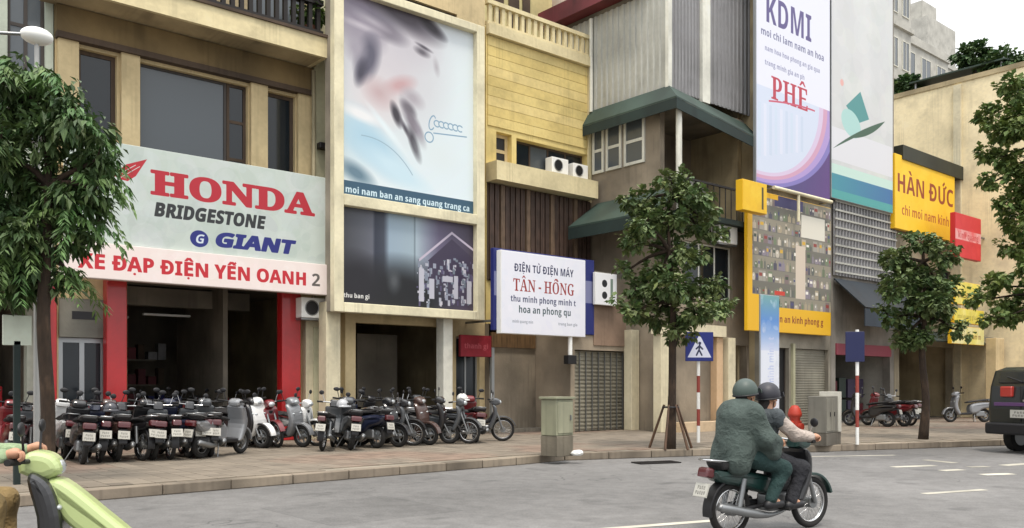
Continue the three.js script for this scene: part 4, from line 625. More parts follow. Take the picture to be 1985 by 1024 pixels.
// ================================================================== STREET FURNITURE
function stripedPole(name, label, x, z, h, sign) {
  const t = thing(name, label, 'road sign', [x, SW, z]); const n = Math.ceil(h / 0.4);
  for (let i = 0; i < n; i++) mesh('pole_band', (() => { const g = new THREE.CylinderGeometry(0.04, 0.04, Math.min(0.4, h - i * 0.4) - 0.002, 12); g.translate(0, i * 0.4 + Math.min(0.4, h - i * 0.4) / 2, 0); return g; })(), i % 2 ? mat('#8c3a30') : M.white, t);
  sign(t, h); return t;
}
{ // crossing sign: white triangle with a walker on blue
  const [x, z] = G(1354, 858, SW), yc = Y(1346, 672, z) - SW, s = 0.7;
  stripedPole('crossing_sign', 'square blue crossing sign with a white triangle on a striped pole', x, z, yc + s / 2, (t) => {
    const [c, g] = canvas(256, 256); g.fillStyle = '#1d2a78'; g.fillRect(0, 0, 256, 256); g.fillStyle = '#d4d8ea'; g.beginPath(); g.moveTo(128, 18); g.lineTo(240, 226); g.lineTo(16, 226); g.fill();
    g.fillStyle = '#22284a'; g.beginPath(); g.arc(130, 98, 14, 0, 7); g.fill(); g.lineWidth = 15; g.strokeStyle = '#22284a'; g.lineCap = 'round'; for (const L of [[130, 112, 124, 158], [124, 158, 100, 205], [124, 158, 150, 205], [128, 122, 98, 148], [128, 122, 156, 150]]) { g.beginPath(); g.moveTo(L[0], L[1]); g.lineTo(L[2], L[3]); g.stroke(); }
    const p = mesh('plate', (() => { const b = new RoundedBoxGeometry(s, s, 0.02, 2, 0.008); b.translate(0, yc, 0.06); return b; })(), M.navy, t); mesh('printed_face', face(-s / 2 + 0.01, s / 2 - 0.01, yc - s / 2 + 0.01, yc + s / 2 - 0.01, 0.0735), canvasMat(c), p); t.rotation.y = -0.55;
  });
  const [x2, z2] = G(1662, 862, SW), y2 = Y(1650, 672, z2) - SW;
  stripedPole('route_sign', 'dark blue sign on a striped pole by the grey cabinet', x2, z2, y2 + 0.4, (t) => { mesh('plate', (() => { const b = new RoundedBoxGeometry(0.42, 0.7, 0.02, 2, 0.008); b.translate(-0.06, y2, 0.06); return b; })(), mat('#151c48', { roughness: 0.45 }), t); mesh('clamp', rbox(-0.05, 0.05, y2 - 0.05, y2 + 0.05, -0.05, 0.05, 0.01), M.steel, t); t.rotation.y = -0.9; });
}
{ // telephone cabinet on a concrete block
  const [x, z] = G(1080, 884, SW), t = thing('utility_cabinet', 'pale green utility cabinet on a concrete block at the kerb', 'cabinet', [x, SW, z]); t.rotation.y = 0.12;
  mesh('plinth', new RoundedBoxGeometry(0.5, 0.4, 0.42, 2, 0.015).translate(0, 0.2, 0), dirty('#8b857a'), t); const gm = mat('#a9ad98', { roughness: 0.6, map: dirtMap });
  const b = mesh('cabinet_body', new RoundedBoxGeometry(0.52, 0.7, 0.4, 2, 0.02).translate(0, 0.752, 0), gm, t); mesh('door', new RoundedBoxGeometry(0.44, 0.6, 0.02, 2, 0.006).translate(0, 0.75, 0.205), mat('#b4b7a2', { roughness: 0.6, map: dirtMap }), t); mesh('door_handle', box(0.13, 0.16, 0.7, 0.8, 0.216, 0.235), M.steel, t); mesh('cap', new RoundedBoxGeometry(0.58, 0.05, 0.46, 2, 0.012).translate(0, 1.13, 0), gm, t); void b;
}
{ // the wider grey cabinet
  const [x, z] = G(1598, 862, SW), t = thing('utility_cabinet', 'wide grey metal cabinet with a white end panel on the pavement', 'cabinet', [x, SW, z]); t.rotation.y = 0.2; const gm = mat('#8e8d88', { roughness: 0.6, map: dirtMap });
  mesh('plinth', box(-0.5, 0.5, 0, 0.28, -0.22, 0.22), dirty('#7a7670'), t); mesh('cabinet_body', new RoundedBoxGeometry(0.96, 0.84, 0.42, 2, 0.015).translate(0, 0.705, 0), gm, t); for (const s of [-0.34, -0.06]) { const d = mesh('door', new RoundedBoxGeometry(0.26, 0.74, 0.02, 2, 0.005).translate(s, 0.7, 0.215), mat('#97968f', { roughness: 0.6, map: dirtMap }), t); mesh('door_handle', box(s + 0.07, s + 0.09, 0.66, 0.76, 0.226, 0.24), M.black, d); }
  mesh('end_panel', new RoundedBoxGeometry(0.2, 0.94, 0.46, 2, 0.01).translate(0.4, 0.755, 0.008), paint('#c4c2ba'), t);
}
{ // red hydrant behind the riders
  const [x, z] = G(1541, 862, SW), t = thing('fire_hydrant', 'red street hydrant behind the motorbike riders', 'hydrant', [x, SW, z]), rm = mat('#a8321f', { roughness: 0.6, map: plasterMap });
  mesh('barrel', new THREE.LatheGeometry([[0.17, 0], [0.17, 0.05], [0.12, 0.08], [0.12, 0.62], [0.16, 0.66], [0.16, 0.72], [0.13, 0.82], [0.07, 0.9], [0.001, 0.92]].map((p) => new THREE.Vector2(...p)), 18), rm, t); for (const a of [0, Math.PI]) mesh('outlet', cyl([0, 0.5, 0], [Math.cos(a) * 0.2, 0.5, 0.0], 0.06, 0.06, 12), rm, t); mesh('outlet_cap', cyl([0, 0.42, 0.1], [0, 0.42, 0.2], 0.08, 0.08, 12), rm, t);
}
{ // little litter bag, gully grate, street lamp, menu stand
  const [x, z] = G(1119, 884, SW), g = new THREE.IcosahedronGeometry(0.11, 3), p = g.attributes.position; for (let i = 0; i < p.count; i++) { const k = 1 + 0.35 * (fbm(p.getX(i) * 4 + 0.5, p.getZ(i) * 4 + p.getY(i) * 3 + 0.5, 4, 161, 3) - 0.45); p.setXYZ(i, p.getX(i) * k * 1.2, Math.max(-0.05, p.getY(i) * k * 0.6), p.getZ(i) * k); } g.computeVertexNormals();
  const o = mesh('litter_bag', g, M.white, scene); o.position.set(x, SW + 0.055, z); o.userData = { label: 'crumpled white plastic bag lying beside the pale cabinet', category: 'litter' };
  const t = thing('gully_grate', 'dark iron drain grate in the road below the tree', 'drain grate', [...(() => { const [a, b] = G(1272, 898); return [a, 0.004, b]; })()]); t.rotation.y = -0.33; mesh('frame', cat(box(-0.45, 0.45, 0, 0.02, -0.2, -0.16), box(-0.45, 0.45, 0, 0.02, 0.16, 0.2), box(-0.45, -0.41, 0, 0.02, -0.16, 0.16), box(0.41, 0.45, 0, 0.02, -0.16, 0.16)), M.iron, t); for (let i = 0; i < 14; i++) mesh('grate_bar', box(-0.4 + i * 0.06, -0.375 + i * 0.06, 0, 0.015, -0.159, 0.159), M.iron, t);
  const lz = -14.2, lx = X(71, lz), ly = Y(71, 70, lz), l = thing('street_lamp', 'slim street lamp with a white head above the drooping tree', 'street lamp', [lx, SW, lz]);
  mesh('pole', cyl([0, 0, 0], [0, ly - SW - 0.12, 0], 0.05, 0.032, 10), mat('#a9a9a6', { roughness: 0.5, metalness: 0.4 }), l); mesh('lamp_head', (() => { const q = new THREE.SphereGeometry(0.2, 18, 12); q.scale(1.1, 0.62, 0.8); q.translate(0, ly - SW, 0); return q; })(), M.white, l); mesh('arm', cyl([-0.75, ly - SW - 0.1, -0.1], [-0.1, ly - SW, 0], 0.025, 0.025, 8), M.steel, l); mesh('base', cyl([0, 0, 0], [0, 0.35, 0], 0.1, 0.08, 12), M.steel, l);
  const n = thing('notice_board', 'pale notice board on a green post beside the tree trunk', 'notice board', [X(32, -13.8), SW, -13.8]); mesh('post', box(-0.04, 0.04, 0, 2.0, -0.04, 0.04), M.greenDark, n); mesh('panel', new RoundedBoxGeometry(0.36, 0.42, 0.04, 2, 0.01).translate(0, 2.15, 0.02), paint('#c8d0c4'), n);
}

// ================================================================== TREES
function leaves(clumps, len, n, s, wide = 0.42, droop = 0.35) {
  const r = rng(s), pos = [], c3 = [], v = (x, y, z) => new THREE.Vector3(x, y, z), tot = clumps.reduce((a, c) => a + c[3] ** 2.4, 0);
  for (const [cx, cy, cz, R, fy = 0.8] of clumps) {
    const m = Math.round(n * R ** 2.4 / tot), twigs = Math.max(8, Math.round(m / 14));
    for (let k = 0; k < twigs; k++) {
      let d; do d = v(r() * 2 - 1, r() * 2 - 1, r() * 2 - 1); while (d.lengthSq() > 1 || d.lengthSq() < 0.02);
      const q = d.clone().normalize(), reach = R * (0.55 + 0.5 * r()), ph = 0.85 + 0.3 * fbm(q.x * 0.5 + 0.5, q.z * 0.5 + 0.5, 5, s + 9, 3);
      const end = v(cx + q.x * reach * ph, cy + q.y * reach * fy * ph, cz + q.z * reach * ph), st = v(cx + q.x * reach * 0.35, cy + q.y * reach * 0.25 * fy, cz + q.z * reach * 0.35), hue = r(), ml = Math.round(m / twigs);
      for (let i = 0; i < ml; i++) {
        const t = 0.2 + 0.85 * Math.sqrt(r()), b = st.clone().lerp(end, t).add(v((r() - 0.5), (r() - 0.5), (r() - 0.5)).multiplyScalar(len * 1.1));
        const dir = q.clone().add(v((r() - 0.5) * 1.6, (r() - 0.5) * 1.2 - droop, (r() - 0.5) * 1.6)).normalize(), L = len * (0.5 + 1.0 * r());
        const up = v((r() - 0.5) * 0.9, 1, (r() - 0.5) * 0.9), side = dir.clone().cross(up).normalize().multiplyScalar(L * wide), nn = side.clone().cross(dir).normalize();
        const mid = b.clone().addScaledVector(dir, L * 0.45).addScaledVector(nn, L * 0.08), tip = b.clone().addScaledVector(dir, L).addScaledVector(v(0, -1, 0), L * 0.12), a1 = mid.clone().add(side), a2 = mid.clone().sub(side);
        for (const p of [b, a1, tip, b, tip, a2]) pos.push(p.x, p.y, p.z);
        const g = 0.55 + 0.75 * r() * r() + 0.2 * hue, ye = 0.8 + 0.35 * hue + 0.15 * r(); for (let j = 0; j < 6; j++) c3.push(g * ye * 0.95, g, g * (0.55 + 0.35 * r()));
      }
    }
  }
  const g = new THREE.BufferGeometry(); g.setAttribute('position', new THREE.Float32BufferAttribute(pos, 3)); g.setAttribute('color', new THREE.Float32BufferAttribute(c3, 3)); g.computeVertexNormals(); g.userData.keep = true; return g;
}
function fronds(list, len, s) {                                                              // long arching sprays with hanging leaflets; list of [x, y, z, out x, out z, reach, leaflets]
  const r = rng(s), pos = [], c3 = [], v = (x, y, z) => new THREE.Vector3(x, y, z);
  for (const [x, y, z, ox, oz, reach, m] of list) {
    const o = v(ox, 0, oz).normalize(), rise = 0.35 * reach * (0.5 + r()), drop = reach * (0.7 + 0.8 * r()), sd = o.clone().cross(v(0, 1, 0)), hue = r();
    for (let i = 0; i < m; i++) {
      const t = 0.12 + 0.88 * i / m, p = v(x, y + rise * Math.sin(Math.min(1, t * 1.4) * Math.PI * 0.7) - drop * t * t * 0.8, z).addScaledVector(o, reach * t).add(v((r() - 0.5) * 0.05, (r() - 0.5) * 0.05, (r() - 0.5) * 0.05));
      for (const k of [1, -1]) {
        const d = o.clone().multiplyScalar(0.5).addScaledVector(sd, k * (0.5 + 0.5 * r())).add(v((r() - 0.5) * 0.4, -0.55 - 0.5 * r(), (r() - 0.5) * 0.4)).normalize(), L = len * (0.6 + 0.6 * r()) * (1 - 0.35 * t), w = d.clone().cross(v((r() - 0.5), 1, (r() - 0.5))).normalize().multiplyScalar(L * 0.14), tip = p.clone().addScaledVector(d, L).add(v(0, -L * 0.15, 0)), mid = p.clone().addScaledVector(d, L * 0.4);
        const a1 = mid.clone().add(w), a2 = mid.clone().sub(w); for (const q of [p, a1, tip, p, tip, a2]) pos.push(q.x, q.y, q.z);
        const g = 0.7 + 0.6 * r(), ye = 0.8 + 0.4 * hue; for (let j = 0; j < 6; j++) c3.push(g * ye * 0.95, g, g * (0.6 + 0.35 * r()));
      }
    }
  }
  const g = new THREE.BufferGeometry(); g.setAttribute('position', new THREE.Float32BufferAttribute(pos, 3)); g.setAttribute('color', new THREE.Float32BufferAttribute(c3, 3)); g.computeVertexNormals(); g.userData.keep = true; return g;
}
function streetTree(label, base, trunk, rad, clumps, o) {                                    // positions relative to the base
  const t = thing('street_tree', label, 'tree', base, o.group); const tr = mesh('trunk', taper(trunk, rad, 10, 4), M.bark, t), top = trunk.at(-1), r = rng(o.seed);
  clumps.forEach((c) => { // a limb to each clump
    const yj = Math.min(top[1], Math.max(trunk[1][1], c[1] - c[3] * 0.9)), k = trunk.findIndex((p) => p[1] >= yj), p = trunk[Math.max(0, k)] ?? top;
    mesh('limb', taper([[p[0], p[1] - 0.1, p[2]], [(p[0] + c[0]) / 2 + 0.05, p[1] + (c[1] - p[1]) * 0.45, (p[2] + c[2]) / 2], [c[0], c[1], c[2]], [c[0] + (r() - 0.5) * c[3], c[1] + c[3] * 0.5, c[2] + (r() - 0.5) * c[3]]], [0.05, 0.035, 0.02, 0.006], 6, 3), M.bark, t);
  });
  mesh('crown', leaves(ragged(clumps, o.seed), o.len, o.n, o.seed, o.wide, o.droop), leafMat(o.color), t); void tr; return t;
}
const RV = [CS, SN], FV = [SN, -CS];                                                         // right and forward on the ground, to place clumps by eye
const clumpAt = (base, Zt, list) => list.map(([px, py, r, f, fy]) => { const lat = (px - CX) / FL * Zt, bl = base[0] * RV[0] + base[2] * RV[1], dl = lat - bl; return [RV[0] * dl + FV[0] * f, CH + (HY - py) / FL * Zt - base[1], RV[1] * dl + FV[1] * f, r, fy ?? 0.8]; });
const ragged = (list, s) => { const r = rng(s), out = []; for (const [x, y, z, R, fy] of list) { out.push([x, y, z, R * 0.7, fy]); for (let i = 0; i < 4; i++) { const a = r() * 2 * Math.PI, e = r() * 1.6 - 0.6; out.push([x + Math.cos(a) * R * 0.75, y + e * R * 0.6, z + Math.sin(a) * R * 0.75, R * (0.28 + 0.25 * r()), 0.75]); } } return out; };
const depthOf = (b) => b[0] * FV[0] + b[2] * FV[1];
{ // the small tree at the kerb
  const [x, z] = G(1300, 870, SW), b = [x, SW, z], Zt = depthOf(b), cl = clumpAt(b, Zt, [[1300, 350, 0.42, 0, 1], [1255, 385, 0.5, 0.2], [1340, 380, 0.55, -0.2], [1385, 450, 0.3, 0.2], [1225, 470, 0.35, 0.1], [1330, 505, 0.4, -0.3], [1215, 520, 0.28, 0.3], [1292, 420, 0.62, 0.1], [1250, 440, 0.5, -0.3], [1355, 430, 0.48, 0.4], [1310, 465, 0.5, 0.5], [1285, 520, 0.42, 0.1], [1235, 560, 0.5, 0.3, 0.6], [1300, 560, 0.62, -0.4, 0.7], [1365, 555, 0.48, 0.2, 0.6], [1222, 605, 0.45, -0.2, 0.5], [1280, 610, 0.6, 0.5, 0.6], [1345, 605, 0.62, -0.3, 0.6], [1392, 590, 0.4, 0.1, 0.5], [1315, 640, 0.42, 0, 0.4]]);
  streetTree('slim street tree with a two tiered dark crown at the kerb', b, [[0, 0, 0], [0.03, 1.2, 0.02], [0.09, 2.2, -0.02], [0.02, 3.3, 0.05], [-0.05, 4.4, 0.0], [-0.02, 5.6, 0]], [0.12, 0.085, 0.08, 0.055, 0.04, 0.012], cl, { seed: 301, len: 0.12, n: 9500, color: '#6a7d55', group: 'street trees' });
  const st = thing('tree_stakes', 'wooden stakes propped round the slim tree trunk', 'tree stakes', b); for (const [a, f] of [[-0.42, 0.25], [0.5, 0.2], [-0.2, -0.45], [0.3, -0.4]]) mesh('stake', cyl([RV[0] * a + FV[0] * f, 0, RV[1] * a + FV[1] * f], [RV[0] * a * 0.3 + FV[0] * f * 0.3, 0.95, RV[1] * a * 0.3 + FV[1] * f * 0.3], 0.03, 0.026, 7), mat('#5a4636', { map: woodMap }), st); mesh('tie', (() => { const g = new THREE.TorusGeometry(0.17, 0.02, 6, 18); g.rotateX(Math.PI / 2); g.translate(0, 0.9, 0); return g; })(), M.black, st);
}
{ // the second tree, before the dark shops
  const [x, z] = G(1790, 852, SW), b = [x, SW, z], Zt = depthOf(b), cl = clumpAt(b, Zt, [[1785, 470, 0.45, 0], [1740, 500, 0.5, 0.2], [1815, 500, 0.45, -0.3], [1775, 530, 0.62, 0.2], [1730, 560, 0.5, -0.2], [1825, 550, 0.5, 0.3], [1780, 590, 0.6, -0.3], [1735, 610, 0.42, 0.3], [1825, 605, 0.48, 0.1], [1790, 650, 0.5, 0.2], [1845, 640, 0.35, -0.2], [1755, 660, 0.3, 0.1]]);
  streetTree('street tree before the yellow sign with a rounded crown', b, [[0, 0, 0], [0.06, 1, 0.04], [0, 2.1, -0.03], [0.09, 3.2, 0], [0, 4.6, 0]], [0.13, 0.095, 0.085, 0.06, 0.015], cl, { seed: 311, len: 0.12, n: 8200, color: '#667a52', group: 'street trees' });
}
{ // big tree beyond the right edge, its crown reaching in
  const b = [27.3, SW, -8.1], Zt = depthOf(b), cl = clumpAt(b, Zt, [[1978, 175, 0.7, 0], [1955, 215, 0.55, 0.5], [1935, 250, 0.4, 0.1], [1985, 250, 0.7, -0.4], [1950, 300, 0.55, 0.2], [1990, 330, 0.7, -0.2], [1945, 345, 0.4, 0.4], [1965, 390, 0.5, 0.2], [1995, 420, 0.65, 0.6], [1972, 450, 0.45, -0.3], [2060, 200, 1.5, 0.4], [2080, 380, 1.4, -0.5], [2170, 280, 1.7, 0], [2160, 120, 1.5, 0.2], [1945, 550, 0.5, 0.2], [1985, 530, 0.6, -0.2], [1915, 575, 0.4, 0.5], [1965, 610, 0.6, 0.3], [1930, 620, 0.4, 0], [2040, 580, 1.0, 0], [2010, 480, 0.7, 0.2]]);
  streetTree('large street tree reaching in over the parked van', b, [[0, 0, 0], [0.1, 2, 0.1], [0, 4, 0], [0.1, 6, 0], [0, 8.5, 0]], [0.26, 0.21, 0.18, 0.12, 0.03], cl, { seed: 321, len: 0.125, n: 38000, color: '#71864f', group: 'street trees' });
}
{ // drooping tree at the left
  const z = -13.1, b = [X(88, z), SW, z], Zt = depthOf(b), cl = clumpAt(b, Zt, [[40, 175, 0.42, 0.1], [8, 160, 0.4, -0.2], [-15, 240, 0.55, 0.1], [5, 370, 0.5, 0.2], [-10, 480, 0.5, 0.1], [20, 540, 0.4, -0.1], [110, 190, 0.36, -0.1], [0, 210, 0.5, 0.3], [80, 250, 0.55, 0.2], [160, 250, 0.4, -0.2], [30, 310, 0.6, -0.3], [120, 320, 0.5, 0.3], [185, 310, 0.28, 0.0], [-40, 300, 0.6, 0.2], [60, 390, 0.58, 0.4], [150, 390, 0.42, 0.2], [190, 370, 0.22, -0.1], [-30, 410, 0.6, 0], [30, 470, 0.5, -0.2], [110, 470, 0.42, 0.1], [165, 440, 0.25, 0.1], [60, 540, 0.38, 0.2], [10, 560, 0.4, 0.1], [120, 540, 0.22, 0.2]]);
  streetTree('street tree with long drooping leaves hiding the end of the sign', b, [[0, 0, 0], [0.03, 1, 0], [-0.03, 2.2, 0.02], [0, 3.2, 0], [0.03, 4.2, 0], [0, 5.2, 0]], [0.11, 0.09, 0.085, 0.07, 0.05, 0.02], cl, { seed: 331, len: 0.15, n: 9500, wide: 0.2, droop: 0.8, color: '#4f6842', group: 'street trees' });
  const tr = scene.children.at(-1), r = rng(335), list = [];
  for (let i = 0; i < 95; i++) { const c = cl[Math.floor(r() * cl.length)], a = r() * 2 * Math.PI; list.push([c[0] * 0.8 + (r() - 0.5) * 0.3, c[1] + (r() - 0.2) * 0.3, c[2] * 0.8 + (r() - 0.5) * 0.3, Math.cos(a) + c[0] * 0.6, Math.sin(a) + c[2] * 0.6, 0.3 + 0.38 * r(), 20]); }
  for (const [px, py, f, reach] of [[130, 270, 0, 0.7], [140, 320, 0.2, 0.6], [130, 230, -0.2, 0.6], [150, 370, 0.1, 0.6], [140, 410, 0.1, 0.7], [120, 440, 0, 0.6], [100, 200, 0, 0.6], [140, 300, 0.3, 0.65]]) { const [c] = clumpAt(b, Zt, [[px, py, 0, f]]); list.push([c[0], c[1], c[2], RV[0] + (r() - 0.5) * 0.5, RV[1] + (r() - 0.5) * 0.5, reach, 34]); }
  mesh('hanging_foliage', fronds(list, 0.2, 336), leafMat('#5d7a4a'), tr);
}
{ // greenery on the hotel roof
  const h = YX(1850, 163, XH) + 0.2; [[1757, 0.7, 0.7, 'dark round shrub in the low corner of the cream hotel roof'], [1888, 0.75, 1.3, 'small tree on the hotel roof beside the water tank'], [1945, 0.9, 0.6, 'wide shrub on the hotel roof near its front edge']].forEach(([px, R, up, label], i) => {
    const t = thing('roof_shrub', label, 'shrub', [XH + 1.4, h, ZX(px, XH + 1.4)], 'plants on the hotel roof'); mesh('trunk', taper([[0, 0, 0], [0.05, up * 0.5, 0], [0, up, 0]], [0.08, 0.06, 0.03], 7, 2), M.bark, t); mesh('crown', leaves([[0, up, 0, R, 0.7], [R * 0.5, up - 0.2, R * 0.6, R * 0.6], [-R * 0.3, up + 0.1, -R * 0.6, R * 0.55]], 0.16, 2600, 341 + i), leafMat('#4d6a45'), t); mesh('planter', box(-0.5, 0.5, 0, 0.3, -0.5, 0.5), M.concrete, t);
  });
  const t = thing('balcony_plant', 'potted plant at the end of the cream balcony', 'plant', [X(606, Z1 + 0.7), 10.16, Z1 + 0.6]); mesh('pot', new THREE.CylinderGeometry(0.16, 0.12, 0.3, 14).translate(0, 0.15, 0), mat('#8a5a44'), t); mesh('foliage', leaves([[0, 0.65, 0, 0.4]], 0.14, 420, 351), leafMat('#5d7a44'), t);
}

// ================================================================== MOTORBIKES
const arcBand = (r0, r1, a0, a1, w, x, y) => { const s = new THREE.Shape(); s.absarc(x, y, r1, a0, a1, false); s.absarc(x, y, r0, a1, a0, true); const g = new THREE.ExtrudeGeometry(s, { depth: w - 0.02, bevelEnabled: true, bevelSize: 0.006, bevelThickness: 0.01, bevelSegments: 2, curveSegments: 14 }); g.translate(0, 0, -(w - 0.02) / 2); return g; };
const ell = (rx, ry, rz, x, y, z, n = 14) => { const g = new THREE.SphereGeometry(1, n, Math.round(n * 0.7)); g.scale(rx, ry, rz); g.translate(x, y, z); return g; };
function wheel(t, x, r, w, spokes, disc) {
  const ty = mesh('wheel', (() => { const g = new THREE.TorusGeometry(r - w / 2, w / 2, 12, 36); g.translate(x, r, 0); return g; })(), M.rubber, t);
  const rimR = r - w * 1.05; mesh('rim', (() => { const g = new THREE.TorusGeometry(rimR, 0.014, 8, 32); g.scale(1, 1, 1.8); g.translate(x, r, 0); return g; })(), spokes ? M.chrome : M.steel, ty);
  if (spokes) { const gs = []; for (let i = 0; i < 28; i++) { const a = i / 28 * 2 * Math.PI, b = a + (i % 2 ? 0.5 : -0.5); gs.push(cyl([x + Math.cos(b) * 0.045, r + Math.sin(b) * 0.045, i % 4 < 2 ? 0.03 : -0.03], [x + Math.cos(a) * rimR, r + Math.sin(a) * rimR, 0], 0.0028, 0.0028, 4)); } mesh('spokes', cat(...gs), M.chrome, ty); } else { const gs = []; for (let i = 0; i < 5; i++) { const a = i / 5 * 2 * Math.PI; gs.push(cyl([x, r, 0], [x + Math.cos(a) * rimR, r + Math.sin(a) * rimR, 0], 0.022, 0.016, 6)); } mesh('spokes', cat(...gs), M.steel, ty); }
  mesh('hub', cyl([x, r, -0.06], [x, r, 0.06], disc ? 0.065 : 0.05, disc ? 0.065 : 0.05, 16), M.steel, ty);
}
const plateMat = (() => { const [c, g] = canvas(160, 120); g.fillStyle = '#b3b1a8'; g.fillRect(0, 0, 160, 120); g.fillStyle = '#55534e'; for (const [y, n, x0] of [[22, 4, 34], [70, 5, 20]]) for (let i = 0; i < n; i++) { const x = x0 + i * 25; g.fillRect(x, y, 6, 32); g.fillRect(x, y + (i % 2) * 26, 16, 6); g.fillRect(x + 11, y + (i % 3) * 5, 5, 22); } return canvasMat(c); })();
function scooterParts(t, m) {                                                                // step-through scooter, heading +x, tyres on y = 0
  wheel(t, -0.62, 0.25, 0.1, false, true); wheel(t, 0.64, 0.25, 0.09, false, true);
  mesh('rear_body', prof([[-0.98, 0.70], [-0.6, 0.74], [-0.1, 0.66], [-0.02, 0.42], [-0.12, 0.30], [-0.34, 0.34], [-0.5, 0.46], [-0.82, 0.54]], 0.34, 0.1), m.body, t);
  mesh('seat', prof([[-0.84, 0.75], [-0.4, 0.755], [0.0, 0.70], [0.04, 0.74], [-0.12, 0.79], [-0.42, 0.82], [-0.66, 0.86], [-0.86, 0.84]], 0.29, 0.05), m.seat, t);
  mesh('floor_board', prof([[-0.1, 0.28], [0.36, 0.27], [0.42, 0.36], [0.3, 0.345], [-0.1, 0.36]], 0.32, 0.03), m.trim, t);
  mesh('leg_shield', prof([[0.3, 0.30], [0.42, 0.28], [0.56, 0.55], [0.52, 0.86], [0.42, 0.98], [0.36, 0.94], [0.42, 0.62]], 0.40, 0.07), m.shield ?? m.body, t);
  mesh('front_fender', arcBand(0.27, 0.3, 0.15, 2.5, 0.13, 0.64, 0.25), m.body, t);
  mesh('fork', cat(cyl([0.46, 0.62, 0.055], [0.64, 0.25, 0.065], 0.022), cyl([0.46, 0.62, -0.055], [0.64, 0.25, -0.065], 0.022)), M.steel, t);
  mesh('handlebar_cowl', prof([[0.3, 0.98], [0.44, 0.93], [0.55, 0.99], [0.5, 1.09], [0.38, 1.12], [0.3, 1.06]], 0.26, 0.07), m.body, t);
  mesh('headlight', ell(0.035, 0.05, 0.085, 0.525, 1.01, 0), M.lamp, t); for (const s of [1, -1]) mesh('indicator', ell(0.03, 0.022, 0.045, 0.535, 0.76, 0.115 * s, 10), M.lamp, t);
  mesh('handlebar', taper([[0.3, 1.07, -0.34], [0.36, 1.06, -0.15], [0.38, 1.05, 0], [0.36, 1.06, 0.15], [0.3, 1.07, 0.34]], [0.016, 0.016, 0.016, 0.016, 0.016], 8, 3), M.black, t);
  for (const s of [1, -1]) { mesh('grip', cyl([0.335, 1.064, 0.22 * s], [0.3, 1.07, 0.35 * s], 0.022, 0.022, 10), M.rubber, t); const mi = mesh('mirror', ell(0.018, 0.045, 0.07, 0.36, 1.27, 0.28 * s, 12), M.black, t); mesh('mirror_stem', cyl([0.36, 1.06, 0.2 * s], [0.36, 1.25, 0.26 * s], 0.008, 0.008, 6), M.black, mi); }
  mesh('tail_light', prof([[-1.02, 0.64], [-0.94, 0.62], [-0.92, 0.72], [-1.0, 0.73]], 0.22, 0.03), M.tail, t); mesh('rear_fender', prof([[-0.96, 0.6], [-0.9, 0.6], [-0.98, 0.36], [-1.02, 0.36]], 0.15, 0.02), M.black, t);
  const pl = mesh('number_plate', (() => { const g = box(-0.005, 0.005, -0.075, 0.075, -0.1, 0.1); g.rotateZ(-0.25); g.translate(-1.03, 0.5, 0); return g; })(), M.plate, t); mesh('plate_print', (() => { const g = new THREE.PlaneGeometry(0.19, 0.14); g.rotateY(-Math.PI / 2); g.translate(-0.0075, 0, 0); g.rotateZ(-0.25); g.translate(-1.03, 0.5, 0); g.userData.keep = true; return g; })(), plateMat, pl);
  mesh('engine', rbox(-0.6, -0.25, 0.2, 0.42, -0.12, 0.12, 0.05), M.steel, t); mesh('exhaust', taper([[-0.35, 0.24, 0.14], [-0.6, 0.26, 0.17], [-0.95, 0.34, 0.18]], [0.025, 0.055, 0.05], 10, 3), m.exhaust ?? M.steel, t);
  mesh('grab_rail', taper([[-0.7, 0.8, 0.14], [-0.98, 0.86, 0.1], [-1.02, 0.86, 0], [-0.98, 0.86, -0.1], [-0.7, 0.8, -0.14]], [0.012, 0.012, 0.012, 0.012, 0.012], 6, 3), M.steel, t); mesh('stand', cat(cyl([-0.2, 0.28, -0.1], [-0.16, 0.02, -0.22], 0.012), cyl([-0.24, 0.28, 0.1], [-0.3, 0.02, 0.14], 0.012)), M.steel, t);
}
